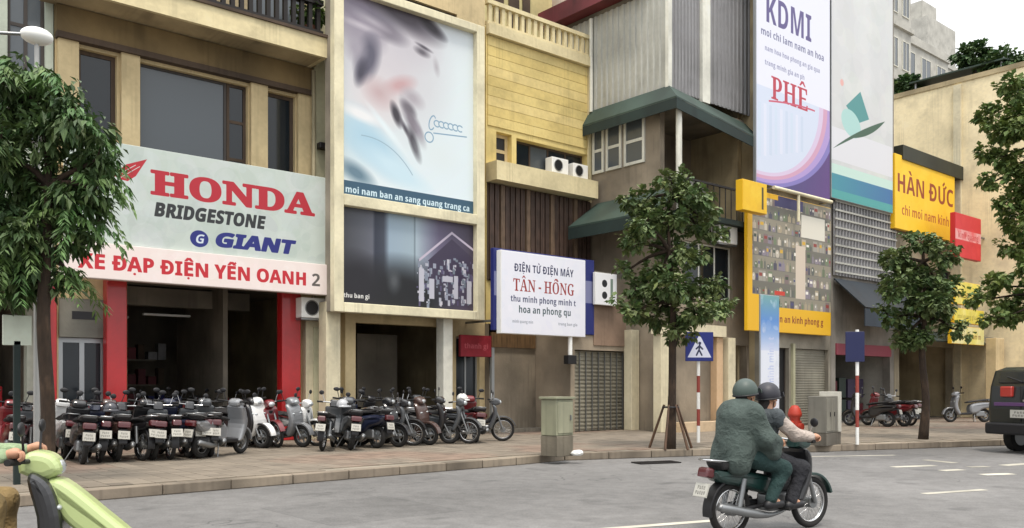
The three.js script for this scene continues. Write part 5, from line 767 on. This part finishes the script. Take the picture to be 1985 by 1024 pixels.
function underboneParts(t, m) {                                                              // light motorbike with tall spoked wheels
  wheel(t, -0.6, 0.29, 0.075, true, true); wheel(t, 0.62, 0.29, 0.068, true, true);
  mesh('rear_body', prof([[-0.92, 0.72], [-0.5, 0.70], [-0.05, 0.62], [0.02, 0.5], [-0.15, 0.44], [-0.45, 0.52], [-0.82, 0.6]], 0.22, 0.07), m.body, t);
  mesh('seat', prof([[-0.8, 0.72], [-0.3, 0.71], [0.04, 0.66], [0.06, 0.70], [-0.12, 0.76], [-0.45, 0.79], [-0.82, 0.82]], 0.25, 0.045), m.seat, t);
  mesh('frame_spine', prof([[-0.05, 0.5], [0.25, 0.55], [0.42, 0.8], [0.48, 0.78], [0.34, 0.5], [0.1, 0.42]], 0.12, 0.04), M.black, t);
  mesh('leg_shield', prof([[0.24, 0.36], [0.32, 0.32], [0.46, 0.58], [0.46, 0.84], [0.36, 0.9], [0.38, 0.66]], 0.38, 0.05), m.shield ?? m.body, t);
  mesh('engine', cat(rbox(-0.12, 0.2, 0.24, 0.44, -0.1, 0.1, 0.04), cyl([0.1, 0.33, 0], [0.36, 0.36, 0], 0.075, 0.07, 12)), M.steel, t); mesh('chain_case', prof([[-0.62, 0.24], [-0.1, 0.26], [-0.1, 0.36], [-0.62, 0.34]], 0.03, 0.005).translate(0, 0, -0.1), M.black, t);
  mesh('swing_arm', cat(cyl([-0.1, 0.33, 0.1], [-0.6, 0.29, 0.1], 0.022), cyl([-0.1, 0.33, -0.1], [-0.6, 0.29, -0.1], 0.022)), M.black, t); for (const s of [1, -1]) mesh('shock_absorber', cyl([-0.58, 0.31, 0.115 * s], [-0.5, 0.62, 0.11 * s], 0.03, 0.03, 10), M.steel, t);
  mesh('fork', cat(cyl([0.42, 0.84, 0.085], [0.62, 0.29, 0.085], 0.024), cyl([0.42, 0.84, -0.085], [0.62, 0.29, -0.085], 0.024)), M.steel, t); mesh('front_fender', arcBand(0.31, 0.33, 0.3, 2.7, 0.12, 0.62, 0.29), m.body, t); mesh('rear_fender', arcBand(0.31, 0.325, 0.9, 3.3, 0.13, -0.6, 0.29), M.black, t);
  mesh('handlebar_cowl', prof([[0.32, 0.92], [0.44, 0.88], [0.56, 0.93], [0.52, 1.04], [0.38, 1.06]], 0.2, 0.06), m.body, t); mesh('headlight', ell(0.05, 0.06, 0.08, 0.54, 0.96, 0), M.lamp, t);
  mesh('handlebar', taper([[0.28, 1.0, -0.35], [0.36, 1.0, -0.15], [0.38, 0.99, 0], [0.36, 1.0, 0.15], [0.28, 1.0, 0.35]], [0.014, 0.014, 0.014, 0.014, 0.014], 8, 3), M.chrome, t);
  for (const s of [1, -1]) { mesh('grip', cyl([0.32, 1.0, 0.24 * s], [0.28, 1.0, 0.36 * s], 0.021, 0.021, 10), M.rubber, t); const mi = mesh('mirror', ell(0.016, 0.05, 0.055, 0.36, 1.2, 0.29 * s, 12), M.black, t); mesh('mirror_stem', cyl([0.34, 1.0, 0.2 * s], [0.36, 1.18, 0.27 * s], 0.007, 0.007, 6), M.chrome, mi); mesh('foot_peg', cyl([0.02, 0.28, 0.1 * s], [0.02, 0.28, 0.26 * s], 0.018, 0.018, 8), M.rubber, t); }
  mesh('tail_light', prof([[-1.0, 0.66], [-0.9, 0.64], [-0.88, 0.73], [-0.97, 0.75]], 0.16, 0.03), M.tail, t); const pl = mesh('number_plate', (() => { const g = box(-0.005, 0.005, -0.075, 0.075, -0.1, 0.1); g.rotateZ(-0.35); g.translate(-1.0, 0.52, 0); return g; })(), M.plate, t); mesh('plate_print', (() => { const g = new THREE.PlaneGeometry(0.19, 0.14); g.rotateY(-Math.PI / 2); g.translate(-0.0075, 0, 0); g.rotateZ(-0.35); g.translate(-1.0, 0.52, 0); g.userData.keep = true; return g; })(), plateMat, pl);
  mesh('exhaust', taper([[0.2, 0.28, 0.1], [-0.1, 0.22, 0.14], [-0.4, 0.25, 0.17], [-0.92, 0.36, 0.18]], [0.02, 0.022, 0.05, 0.045], 10, 3), M.steel, t); mesh('luggage_rack', taper([[-0.6, 0.8, 0.12], [-0.94, 0.83, 0.1], [-0.98, 0.83, 0], [-0.94, 0.83, -0.1], [-0.6, 0.8, -0.12]], [0.011, 0.011, 0.011, 0.011, 0.011], 6, 3), M.chrome, t);
}
const bodyMats = { black: gloss('#1a1a1d'), red: gloss('#6b1a20'), white: gloss('#dcdcda'), grey: gloss('#4a4d50'), navy: gloss('#20263c'), silver: gloss('#85878a', { metalness: 0.3 }), teal: gloss('#173430'), lime: gloss('#a9b87c'), brown: gloss('#4a3630') };
const seatBlack = mat('#201f20', { roughness: 0.7 }), look = (c, x = {}) => ({ body: bodyMats[c], seat: seatBlack, trim: M.black, ...x });
const BIKES = 'motorbikes parked on the pavement';
const proto = {};
function bike(kind, colour, label, x, y, z, turn, group, lean = 0.06) {
  const key = kind + colour; let t;
  if (proto[key]) { t = proto[key].clone(); t.name = numbered(kind); t.userData = { label, category: 'motorbike' }; scene.add(t); } else { t = proto[key] = thing(kind, label, 'motorbike'); (kind === 'scooter' ? scooterParts : underboneParts)(t, look(colour, kind === 'scooter' ? {} : { shield: colour === 'black' ? bodyMats.grey : undefined })); }
  if (group) t.userData.group = group; t.rotation.set(0, 0, 0); t.rotation.order = 'YXZ'; t.position.set(x, y, z); t.rotation.y = turn; t.rotation.x = lean; return t;
}
const N = Math.PI / 2;                                                                       // turn N: heading -z, towards the houses, tail to the road
{
  const row = (list, z, kinds) => list.forEach(([px, kind, colour, label, dz = 0, turn = N], i) => bike(kind, colour, label, X(px, z + dz), SW, z + dz + (hash(px, i, 3) - 0.5) * 0.3, turn + (hash(px, i, 5) - 0.5) * 0.24, BIKES, 0.04 + 0.08 * hash(px, i, 7)));
  // first row, tails to the road before the red columns
  row([[146, 'scooter', 'black', 'black scooter at the outer end of the front row before the red columns', 0.05], [180, 'underbone_motorbike', 'navy', 'navy spoked motorbike in the front row before the red columns', -0.1, N - 0.05], [212, 'scooter', 'brown', 'dark brown scooter in the front row before the red columns'], [245, 'underbone_motorbike', 'black', 'black spoked motorbike between scooters before the second red column', 0.05, N + 0.15], [276, 'scooter', 'black', 'black scooter in the front row before the showroom opening', -0.08, N - 0.04], [307, 'underbone_motorbike', 'black', 'black motorbike with grey shield in the front row before the showroom', 0.05], [338, 'scooter', 'navy', 'navy scooter in the front row before the showroom opening', 0, N + 0.06], [368, 'underbone_motorbike', 'black', 'black spoked motorbike in the front row before the showroom opening', 0.08, N - 0.1], [396, 'scooter', 'grey', 'grey scooter beside the askew silver one in the front row', 0, N - 0.2]], -17.25);
  bike('scooter', 'silver', 'silver scooter parked askew at the inner end of the front row', X(428, -16.7), SW, -16.7, N - 1.0, BIKES);
  // second row by the cream pier
  row([[462, 'scooter', 'black', 'black scooter beside the white one before the showroom opening', -0.2, -N + 0.5], [484, 'scooter', 'white', 'white scooter before the showroom opening, its nose to the road', 0, -N + 0.3], [514, 'underbone_motorbike', 'red', 'dark red motorbike between pale scooters by the red column', 0, -N + 0.1], [541, 'scooter', 'silver', 'silver scooter close to the third red column', 0.1, -N + 0.45], [572, 'underbone_motorbike', 'white', 'white motorbike before the cream pier', 0.2, -N + 0.6]], -18.6);
  // third row under the framed billboard, noses to the road
  row([[634, 'underbone_motorbike', 'black', 'black spoked motorbike before the column left of the billboard shop', 0.2, N - 0.6], [664, 'scooter', 'grey', 'grey scooter under the billboard corner', 0.1, N - 0.25], [694, 'scooter', 'navy', 'navy scooter under the billboard', 0.15, N + 0.2], [724, 'scooter', 'black', 'black scooter under the billboard with its nose to the road', 0.1, -N + 0.45], [754, 'underbone_motorbike', 'black', 'black spoked motorbike under the billboard with its nose to the road', 0.25, -N + 0.7], [790, 'scooter', 'brown', 'dark brown scooter under the middle of the billboard', 0.1, -N + 0.4], [826, 'scooter', 'black', 'black scooter beside the thin white column', 0.25, -N + 0.75], [860, 'underbone_motorbike', 'grey', 'grey motorbike at the foot of the thin white column', 0.3, -N + 0.55]], -17.2);
  row([[690, 'underbone_motorbike', 'navy', 'navy motorbike pushed in behind the others under the billboard', 0, N - 0.2], [735, 'scooter', 'black', 'black scooter pushed in behind the others under the billboard', 0, N + 0.15], [782, 'underbone_motorbike', 'black', 'black motorbike half inside the billboard shop opening', -0.1, N], [820, 'scooter', 'grey', 'grey scooter half inside the billboard shop opening', 0, N - 0.15]], -19.0);
  row([[300, 'underbone_motorbike', 'black', 'black motorbike shown inside the dark showroom', 0, N + 0.3], [350, 'scooter', 'navy', 'navy scooter shown inside the dark showroom', 0, N + 0.25], [400, 'scooter', 'black', 'black scooter shown inside the dark showroom', 0.1, N + 0.3], [446, 'underbone_motorbike', 'red', 'dark red motorbike shown inside the dark showroom', 0, N + 0.2]], -21.8);
  row([[905, 'scooter', 'red', 'dark red scooter before the glazed door with the red sign', 0, N - 0.4], [928, 'underbone_motorbike', 'grey', 'grey motorbike parked askew before the dark doorway', 0.3, -0.6]], -17.2);
  // before the dark shops at the right
  row([[1690, 'scooter', 'black', 'black scooter before the dark maroon shop', 0, N], [1716, 'scooter', 'red', 'dark red scooter before the dark maroon shop', 0.1, N + 0.1], [1742, 'underbone_motorbike', 'grey', 'grey motorbike lined up before the dark maroon shop', 0.1, N - 0.3], [1868, 'scooter', 'silver', 'silver scooter beside the beige columns of the hotel', 0.5, N + 0.8]], -14.4);
  row([[12, 'scooter', 'red', 'dark red scooter behind the tree trunk', 0, N], [52, 'underbone_motorbike', 'black', 'black motorbike behind the tree trunk', 0.1, N], [112, 'scooter', 'white', 'white scooter by the grey side door', -0.3, N]], -18.2);
}

{ // helmets left on seats
  const put1 = (px, z, y, m, label) => { const t = thing('helmet', label, 'helmet', [X(px, z), y, z]); mesh('shell', new THREE.SphereGeometry(0.14, 20, 12, 0, 7, 0, Math.PI * 0.6).translate(0, 0.04, 0), m, t); mesh('rim', new THREE.TorusGeometry(0.134, 0.01, 6, 24).rotateX(Math.PI / 2), M.black, t); mesh('peak', new THREE.SphereGeometry(1, 16, 6, 0.6, 1.9, Math.PI * 0.38, Math.PI * 0.12).scale(0.19, 0.1, 0.19).translate(0, 0.0, 0.0), m, t); };
  put1(214, -17.15, SW + 0.9, gloss('#2c2c34'), 'dark helmet left on a brown scooter seat in the front row'); put1(896, -17.25, SW + 1.0, gloss('#d6d6d2'), 'white helmet left on the dark red scooter by the glazed door'); put1(664, -17.1, SW + 0.9, gloss('#a8aaad'), 'grey helmet left on the grey scooter under the billboard corner');
}

// ================================================================== PEOPLE
const V3 = (p) => new THREE.Vector3(...p);
function capsuleField(bones, k) {                                                            // smooth union of tapered capsules [a, b, ra, rb]
  const B = bones.map(([a, b, ra, rb]) => { const d = [b[0] - a[0], b[1] - a[1], b[2] - a[2]]; return [a, d, d[0] * d[0] + d[1] * d[1] + d[2] * d[2] || 1e-9, ra, rb - ra]; });
  return (x, y, z) => {
    let r = 1e3;
    for (const [a, d, L, ra, dr] of B) {
      const px = x - a[0], py = y - a[1], pz = z - a[2]; let t = (px * d[0] + py * d[1] + pz * d[2]) / L; t = t < 0 ? 0 : t > 1 ? 1 : t;
      const qx = px - d[0] * t, qy = py - d[1] * t, qz = pz - d[2] * t, s = Math.sqrt(qx * qx + qy * qy + qz * qz) - ra - dr * t, h = Math.max(0, k - Math.abs(r - s)) / k;
      r = Math.min(r, s) - h * h * k * 0.25;
    }
    return r;
  };
}
function surface(bones, k, cell, ripple = 0, s = 1) {
  const lo = [1e9, 1e9, 1e9], hi = [-1e9, -1e9, -1e9]; for (const [a, b, ra, rb] of bones) for (const [p, r] of [[a, ra], [b, rb]]) for (let i = 0; i < 3; i++) { lo[i] = Math.min(lo[i], p[i] - r - 0.05); hi[i] = Math.max(hi[i], p[i] + r + 0.05); }
  const size = Math.max(hi[0] - lo[0], hi[1] - lo[1], hi[2] - lo[2]), n = Math.min(150, Math.max(24, Math.ceil(size / cell))), c = [0, 1, 2].map((i) => (lo[i] + hi[i]) / 2), f = capsuleField(bones, k), mc = new MarchingCubes(n, new THREE.MeshStandardMaterial(), false, false, 160000);
  mc.isolation = 0; const hw = size / 2;
  for (let z = 0; z < n; z++) { const wz = c[2] + (z - n / 2) / (n / 2) * hw; if (wz < lo[2] || wz > hi[2]) { mc.field.fill(-1, z * n * n, (z + 1) * n * n); continue; } for (let y = 0; y < n; y++) for (let x = 0; x < n; x++) { const wx = c[0] + (x - n / 2) / (n / 2) * hw, wy = c[1] + (y - n / 2) / (n / 2) * hw; let v = 1; if (wx >= lo[0] && wx <= hi[0] && wy >= lo[1] && wy <= hi[1]) { v = f(wx, wy, wz); if (ripple && Math.abs(v) < 0.06) v += ripple * (Math.sin(wy * 24 + 4 * Math.sin(wx * 7 + s) + wz * 17 + 3 * fbm(wx * 0.3 + 0.5, wz * 0.3 + 0.5, 6, s, 2)) * 0.45 + (fbm(wx * 0.4 + 0.5, (wy + wz * 0.7) * 0.4, 8, s, 3) - 0.45) * 2.2); } mc.field[z * n * n + y * n + x] = -v; } }
  mc.update(); const cnt = mc.count, p = mc.positionArray.slice(0, cnt * 3), q = mc.normalArray.slice(0, cnt * 3); void q;
  for (let i = 0; i < p.length; i += 3) { p[i] = p[i] * hw + c[0]; p[i + 1] = p[i + 1] * hw + c[1]; p[i + 2] = p[i + 2] * hw + c[2]; }
  const g0 = new THREE.BufferGeometry(); g0.setAttribute('position', new THREE.BufferAttribute(p, 3)); const g = mergeVertices(g0, 1e-4); g.computeVertexNormals(); return g;
}
function hand(w, dir, side, up) {                                                            // a hand closed round a grip: palm, four curled fingers, thumb
  const D = V3(dir).normalize(), S = V3(side).normalize(), U = V3(up).normalize(), at = (a, b, c) => V3(w).addScaledVector(D, a).addScaledVector(S, b).addScaledVector(U, c).toArray(), gs = [];
  const bones = [[at(0, 0, 0), at(0.06, 0.0, 0.012), 0.028, 0.034], [at(0.05, 0.022, 0.014), at(0.075, 0.026, 0.016), 0.02, 0.016], [at(0.05, -0.022, 0.014), at(0.075, -0.026, 0.016), 0.02, 0.016]]; gs.push(surface(bones, 0.02, 0.006));
  for (let i = 0; i < 4; i++) { const b = -0.031 + i * 0.0205, L = [0.9, 1, 0.96, 0.78][i]; gs.push(taper([at(0.07, b, 0.018), at(0.07 + 0.03 * L, b, 0.012), at(0.07 + 0.036 * L, b, -0.022 * L), at(0.07 + 0.012, b, -0.04 * L)], [0.0095, 0.009, 0.0085, 0.0075], 7, 3)); }
  gs.push(taper([at(0.02, -0.03, 0.0), at(0.05, -0.046, -0.014), at(0.082, -0.036, -0.03)], [0.011, 0.0105, 0.009], 7, 3)); return gs;
}
function rider(t, j, o) {                                                                    // joints in the bike's own space, heading +x
  const bones = [[j.pelvis, j.chest, 0.135, 0.135], [j.chest, j.neck, 0.12, 0.055], [j.neck, j.head, 0.052, 0.06]], arms = [], legs = [], skin = [], shoe = [], hands = [];
  for (const s of [1, -1]) {
    const m = (p) => [p[0], p[1], p[2] * s], sh = m(j.shoulder), el = m(s > 0 && j.elbowR ? j.elbowR : j.elbow), ha = m(s > 0 && j.handR ? j.handR : j.hand), hip = m(j.hip), kn = m(j.knee), an = m(j.ankle), toe = m(j.toe);
    arms.push([j.chest, sh, 0.1, 0.066], [sh, el, 0.06, 0.047], [el, ha, 0.045, 0.032]); legs.push([hip, kn, 0.092, 0.064], [kn, an, 0.06, 0.042]); skin.push([sh, el, 0.05, 0.04], [el, ha, 0.04, 0.027], [hip, kn, 0.08, 0.055], [kn, an, 0.052, 0.035], [an, toe, 0.04, 0.03]); shoe.push([[an[0] - 0.05, an[1] - 0.06, an[2]], [toe[0], toe[1], toe[2]], 0.05, 0.042], [an, [an[0] - 0.02, an[1] - 0.05, an[2]], 0.045, 0.05]);
    const d = V3(ha).sub(V3(el)).normalize(); hands.push(...hand(ha, d.toArray(), j.gripSide ?? [0, 0, 1], [-d.y, d.x, 0]));
  }
  const hx = j.head, face = [[[hx[0] - 0.01, hx[1] + 0.03, hx[2]], [hx[0] + 0.0, hx[1] + 0.05, hx[2]], 0.095, 0.095], [[hx[0] + 0.03, hx[1] - 0.03, hx[2]], [hx[0] + 0.055, hx[1] - 0.065, hx[2]], 0.07, 0.045], [[hx[0] + 0.095, hx[1] + 0.012, hx[2]], [hx[0] + 0.118, hx[1] - 0.022, hx[2]], 0.011, 0.015], [[hx[0] + 0.092, hx[1] - 0.05, hx[2] - 0.018], [hx[0] + 0.092, hx[1] - 0.05, hx[2] + 0.018], 0.009, 0.009], ...[1, -1].map((s) => [[hx[0] - 0.01, hx[1] - 0.02, hx[2] + 0.09 * s], [hx[0] - 0.015, hx[1] + 0.02, hx[2] + 0.095 * s], 0.014, 0.018])];
  const bd = surface([...bones, ...skin], 0.05, 0.014), hd = surface([...face, [j.neck, hx, 0.05, 0.055]], 0.018, 0.005);
  mesh('body', cat(bd, hd, ...hands), o.skin, t);
  const torso = o.bulk ?? 0.03, grow = (l, d) => l.map(([a, b, ra, rb]) => [a, b, ra + d, rb + d]);
  mesh('jacket', surface([...grow([[j.pelvis, j.chest, 0.135, 0.14]], torso), [j.chest, [(j.chest[0] + j.neck[0]) / 2, (j.chest[1] + j.neck[1]) / 2, 0], 0.14 + torso * 0.6, 0.075], ...(o.cape ? [[j.chest, [j.pelvis[0] + 0.3, j.pelvis[1] + 0.02, 0.2], 0.17, 0.12], [j.chest, [j.pelvis[0] + 0.3, j.pelvis[1] + 0.02, -0.2], 0.17, 0.12], [j.chest, [j.pelvis[0] - 0.08, j.pelvis[1] - 0.1, 0.12], 0.2, 0.14], [j.chest, [j.pelvis[0] - 0.08, j.pelvis[1] - 0.1, -0.12], 0.2, 0.14], [[j.chest[0], j.chest[1] + 0.05, 0], [j.chest[0] + 0.28, j.chest[1] - 0.1, 0], 0.18, 0.17]] : []), ...grow(arms.map(([a, b, ra, rb], i) => (i % 3 === 2 ? [a, V3(a).lerp(V3(b), o.sleeve ?? 0.93).toArray(), ra, rb] : [a, b, ra, rb])), torso * 0.55)], 0.07, 0.0095, 0.013, o.seed), o.jacket, t);
  if (o.hood) mesh('hood', surface([[[j.neck[0] - 0.1, j.neck[1] - 0.02, -0.07], [j.neck[0] - 0.1, j.neck[1] - 0.02, 0.07], 0.06, 0.06], [[j.neck[0] - 0.06, j.neck[1] - 0.01, 0.09], [j.neck[0] + 0.05, j.neck[1] - 0.05, 0.06], 0.04, 0.03], [[j.neck[0] - 0.06, j.neck[1] - 0.01, -0.09], [j.neck[0] + 0.05, j.neck[1] - 0.05, -0.06], 0.04, 0.03], [[j.neck[0] - 0.12, j.neck[1] - 0.05, 0], [j.neck[0] - 0.15, j.neck[1] - 0.17, 0], 0.06, 0.04]], 0.05, 0.008, 0.008, 77), o.jacket, t);
  if (o.sleeveMat) mesh('sleeve', surface(grow([arms[1], [arms[2][0], V3(arms[2][0]).lerp(V3(arms[2][1]), 0.95).toArray(), 0.05, 0.036]], torso * 0.7 + 0.006), 0.03, 0.009, 0.008, o.seed + 5), o.sleeveMat, t);
  mesh('trousers', surface([...grow(legs, 0.018), [j.pelvis, [j.pelvis[0] + 0.02, j.pelvis[1] - 0.02, 0], 0.15, 0.15]], 0.06, 0.01, 0.009, o.seed + 2), o.trousers, t);
  mesh('shoe', surface(shoe.slice(0, 2), 0.02, 0.008), o.shoes ?? M.black, t); mesh('shoe', surface(shoe.slice(2), 0.02, 0.008), o.shoes ?? M.black, t);
  for (const s of [1, -1]) mesh('eye', ell(0.006, 0.008, 0.012, hx[0] + 0.092, hx[1] + 0.015, hx[2] + 0.034 * s, 8), M.black, t);
  mesh('hair', surface([[[hx[0] - 0.05, hx[1] + 0.02, 0], [hx[0] - 0.07, hx[1] - 0.09, 0], 0.078, 0.055]], 0.02, 0.008, 0.004, 9), mat('#1d1714', { roughness: 0.7 }), t);
  const he = mesh('helmet', (() => { const g = new THREE.SphereGeometry(1, 28, 18, 0, 2 * Math.PI, 0, Math.PI * 0.58); g.scale(0.14, 0.142, 0.128); g.rotateZ(o.tilt ?? 0.12); g.translate(hx[0] - 0.005, hx[1] + 0.035, hx[2]); return g; })(), o.helmet, t);
  mesh('helmet_rim', (() => { const g = new THREE.TorusGeometry(0.136, 0.01, 8, 32); g.scale(1, 0.92, 1); g.rotateX(Math.PI / 2); g.rotateZ(o.tilt ?? 0.12); g.translate(hx[0] - 0.0, hx[1] + 0.0, hx[2]); return g; })(), M.black, he); mesh('peak', (() => { const g = new THREE.SphereGeometry(1, 20, 10, -0.9, 1.8, Math.PI * 0.36, Math.PI * 0.14); g.scale(0.19, 0.12, 0.13); g.rotateY(Math.PI); g.translate(hx[0] + 0.015, hx[1] + 0.02, hx[2]); return g; })(), o.helmet, he);
  for (const s of [1, -1]) mesh('chin_strap', cyl([hx[0] - 0.01, hx[1] + 0.0, 0.105 * s], [hx[0] + 0.05, hx[1] - 0.11, 0.015 * s], 0.006, 0.006, 5), M.black, he);
}
const skinMat = mat('#b98a6e', { roughness: 0.6 }), cloth = (hex, o = {}) => mat(hex, { roughness: 0.85, map: fabricMap, bumpMap: crumpleMap, bumpScale: 0.016, ...o });
{ // two people on a moving motorbike
  const [rx, rz] = G(1408, 1038), [fx, fz] = G(1575, 1026), cx = (rx + fx) / 2, cz = (rz + fz) / 2, turn = -0.17;
  const t = thing('underbone_motorbike', 'black and teal motorbike ridden along the road by two people', 'motorbike', [cx, 0, cz]); underboneParts(t, look('teal', { shield: bodyMats.black, seat: seatBlack })); t.rotation.y = turn; t.scale.setScalar(0.96);
  const p1 = thing('person', 'person steering the motorbike in a dark helmet with pale sleeves', 'person', [cx, 0, cz]); p1.rotation.y = turn; p1.scale.setScalar(0.96);
  rider(p1, { pelvis: [-0.14, 0.85, 0], chest: [-0.1, 1.18, 0], neck: [-0.06, 1.34, 0], head: [-0.03, 1.46, 0], shoulder: [-0.09, 1.27, 0.17], elbow: [0.1, 1.07, 0.25], hand: [0.285, 1.045, 0.3], hip: [-0.11, 0.82, 0.09], knee: [0.26, 0.7, 0.2], ankle: [0.1, 0.37, 0.2], toe: [0.24, 0.315, 0.21] }, { skin: skinMat, jacket: cloth('#4d5458'), sleeveMat: cloth('#b9aca2'), trousers: cloth('#25262c'), helmet: mat('#26262e', { roughness: 0.5 }), seed: 401, bulk: 0.02 });
  const p2 = thing('person', 'passenger in a green grey helmet and loose blue grey rain jacket', 'person', [cx, 0, cz]); p2.rotation.y = turn; p2.scale.setScalar(0.96);
  rider(p2, { pelvis: [-0.52, 0.89, 0], chest: [-0.46, 1.22, 0], neck: [-0.41, 1.38, 0], head: [-0.37, 1.5, 0], shoulder: [-0.44, 1.3, 0.18], elbow: [-0.35, 1.04, 0.28], hand: [-0.12, 1.0, 0.22], hip: [-0.42, 0.85, 0.11], knee: [-0.06, 0.72, 0.24], ankle: [-0.22, 0.4, 0.22], toe: [-0.09, 0.345, 0.23] }, { skin: skinMat, jacket: cloth('#47544f'), trousers: cloth('#1d3a38'), helmet: mat('#3f4c47', { roughness: 0.5 }), seed: 411, bulk: 0.07, hood: true, cape: true });
}
{ // light green scooter and its rider coming in at the left edge
  const turn = -0.42, hx = 0.5, hd = X(122, -6.3), t = thing('scooter', 'pale green and white scooter ridden along the near lane', 'motorbike', [hd - hx, 0, -6.5]); scooterParts(t, look('lime', { seat: mat('#8a6f4a'), trim: M.black, shield: bodyMats.black })); t.rotation.y = turn; mesh('front_panel', prof([[0.44, 0.93], [0.56, 0.93], [0.8, 0.72], [1.02, 0.5], [0.96, 0.42], [0.74, 0.52], [0.55, 0.68]], 0.26, 0.07), bodyMats.lime, t); mesh('seat_trim', box(-0.5, -0.1, 0.66, 0.69, -0.176, 0.176), M.chrome, t);
  const p = thing('person', 'person in a pale green jacket and tan trousers riding the scooter', 'person', [hd - hx, 0, -6.5]); p.rotation.y = turn;
  rider(p, { pelvis: [-0.3, 0.92, 0], chest: [-0.26, 1.23, 0], neck: [-0.22, 1.38, 0], head: [-0.19, 1.5, 0], shoulder: [-0.24, 1.31, 0.17], elbow: [0.02, 1.1, 0.28], hand: [0.27, 1.11, 0.29], hip: [-0.27, 0.88, 0.1], knee: [0.16, 0.78, 0.16], ankle: [0.16, 0.43, 0.13], toe: [0.3, 0.4, 0.14] }, { skin: skinMat, jacket: cloth('#9fb48c'), trousers: cloth('#9a8256'), helmet: gloss('#d8dcd6'), seed: 421, bulk: 0.02 });
}

// ================================================================== PARKED VAN
{
  const [x, z] = G(2050, 887), t = thing('van', 'dark green van parked at the kerb, seen from behind', 'van', [x, 0, z]), turn = -Math.atan2(KD[1], KD[0]); t.rotation.y = turn; const w = 1.72, dk = gloss('#141b19'), L = 4.7;
  const side = [[0.02, 0.5], [0.0, 1.0], [0.06, 1.5], [0.2, 1.86], [0.5, 1.94], [2.9, 1.94], [3.4, 1.75], [3.95, 1.22], [4.6, 1.08], [4.7, 0.7], [4.68, 0.42], [0.1, 0.42]]; // local z: 0 is the near side, -w the kerb side
  mesh('body', prof(side, w, 0.09, false).translate(0, 0, -w / 2), dk, t);
  mesh('rear_window', (() => { const g = rbox(-0.012, 0.012, -0.13, 0.13, -w + 0.24, -0.24, 0.01); g.rotateZ(-0.36); g.translate(0.115, 1.7, 0); return g; })(), M.glass, t);
  for (const [a, b] of [[0.45, 1.5], [1.58, 2.6]]) for (const s of [0.006, -w - 0.006]) mesh('side_window', box(a, b, 1.2, 1.72, s - 0.006, s + 0.006), M.glass, t); for (const s of [0.006, -w - 0.006]) mesh('side_window', prof([[2.68, 1.2], [3.8, 1.2], [3.36, 1.68], [2.68, 1.72]], 0.012, 0, false).translate(0, 0, s), M.glass, t); mesh('windscreen', (() => { const g = box(-0.01, 0.01, -0.33, 0.33, -w + 0.2, -0.2); g.rotateZ(0.8); g.translate(3.7, 1.5, 0); return g; })(), M.glass, t);
  for (const s of [-0.5, -w + 0.5]) mesh('tail_light', rbox(-0.03, 0.16, 1.26, 1.5, s - 0.15, s + 0.15, 0.03), gloss('#a8332a', { roughness: 0.3 }), t); for (const s of [-0.3, -w + 0.3]) mesh('headlight', rbox(4.55, 4.72, 0.75, 0.98, s - 0.2, s + 0.2, 0.04), M.lamp, t);
  mesh('rear_bumper', rbox(-0.12, 0.12, 0.42, 0.68, -w + 0.02, -0.02, 0.05), M.black, t); mesh('front_bumper', rbox(4.6, 4.84, 0.36, 0.66, -w + 0.02, -0.02, 0.05), M.black, t);
  const pl = mesh('number_plate', box(-0.035, -0.022, 0.8, 0.98, -w / 2 - 0.24, -w / 2 + 0.24), M.plate, t); mesh('plate_print', (() => { const g = new THREE.PlaneGeometry(0.46, 0.17); g.rotateY(-Math.PI / 2); g.translate(-0.039, 0.89, -w / 2); g.userData.keep = true; return g; })(), plateMat, pl); mesh('door_strip', rbox(-0.03, 0.0, 1.06, 1.14, -w + 0.2, -0.2, 0.008), mat('#5a3d66', { roughness: 0.4 }), t);
  for (const a of [0.85, 3.75]) for (const s of [-0.02, -w + 0.02]) { const wl = mesh('wheel', (() => { const g = new THREE.CylinderGeometry(0.33, 0.33, 0.2, 28); g.rotateX(Math.PI / 2); g.translate(a, 0.33, s + (s > -1 ? -0.06 : 0.06)); return g; })(), M.rubber, t); mesh('rim', (() => { const g = new THREE.CylinderGeometry(0.2, 0.2, 0.21, 20); g.rotateX(Math.PI / 2); g.translate(a, 0.33, s + (s > -1 ? -0.06 : 0.06)); return g; })(), M.steel, wl); }
  mesh('exhaust', cyl([-0.05, 0.3, -0.4], [0.4, 0.32, -0.4], 0.03), M.steel, t); mesh('door_seam', box(-0.012, 0.01, 0.72, 1.5, -w / 2 - 0.008, -w / 2 + 0.008), M.rubber, t); mesh('door_handle', rbox(-0.05, -0.02, 1.16, 1.21, -w / 2 + 0.08, -w / 2 + 0.24, 0.008), M.chrome, t); mesh('wiper', cyl([0.04, 1.6, -w / 2], [0.08, 1.72, -w + 0.45], 0.012), M.black, t);
}
renderer.render(scene, camera);
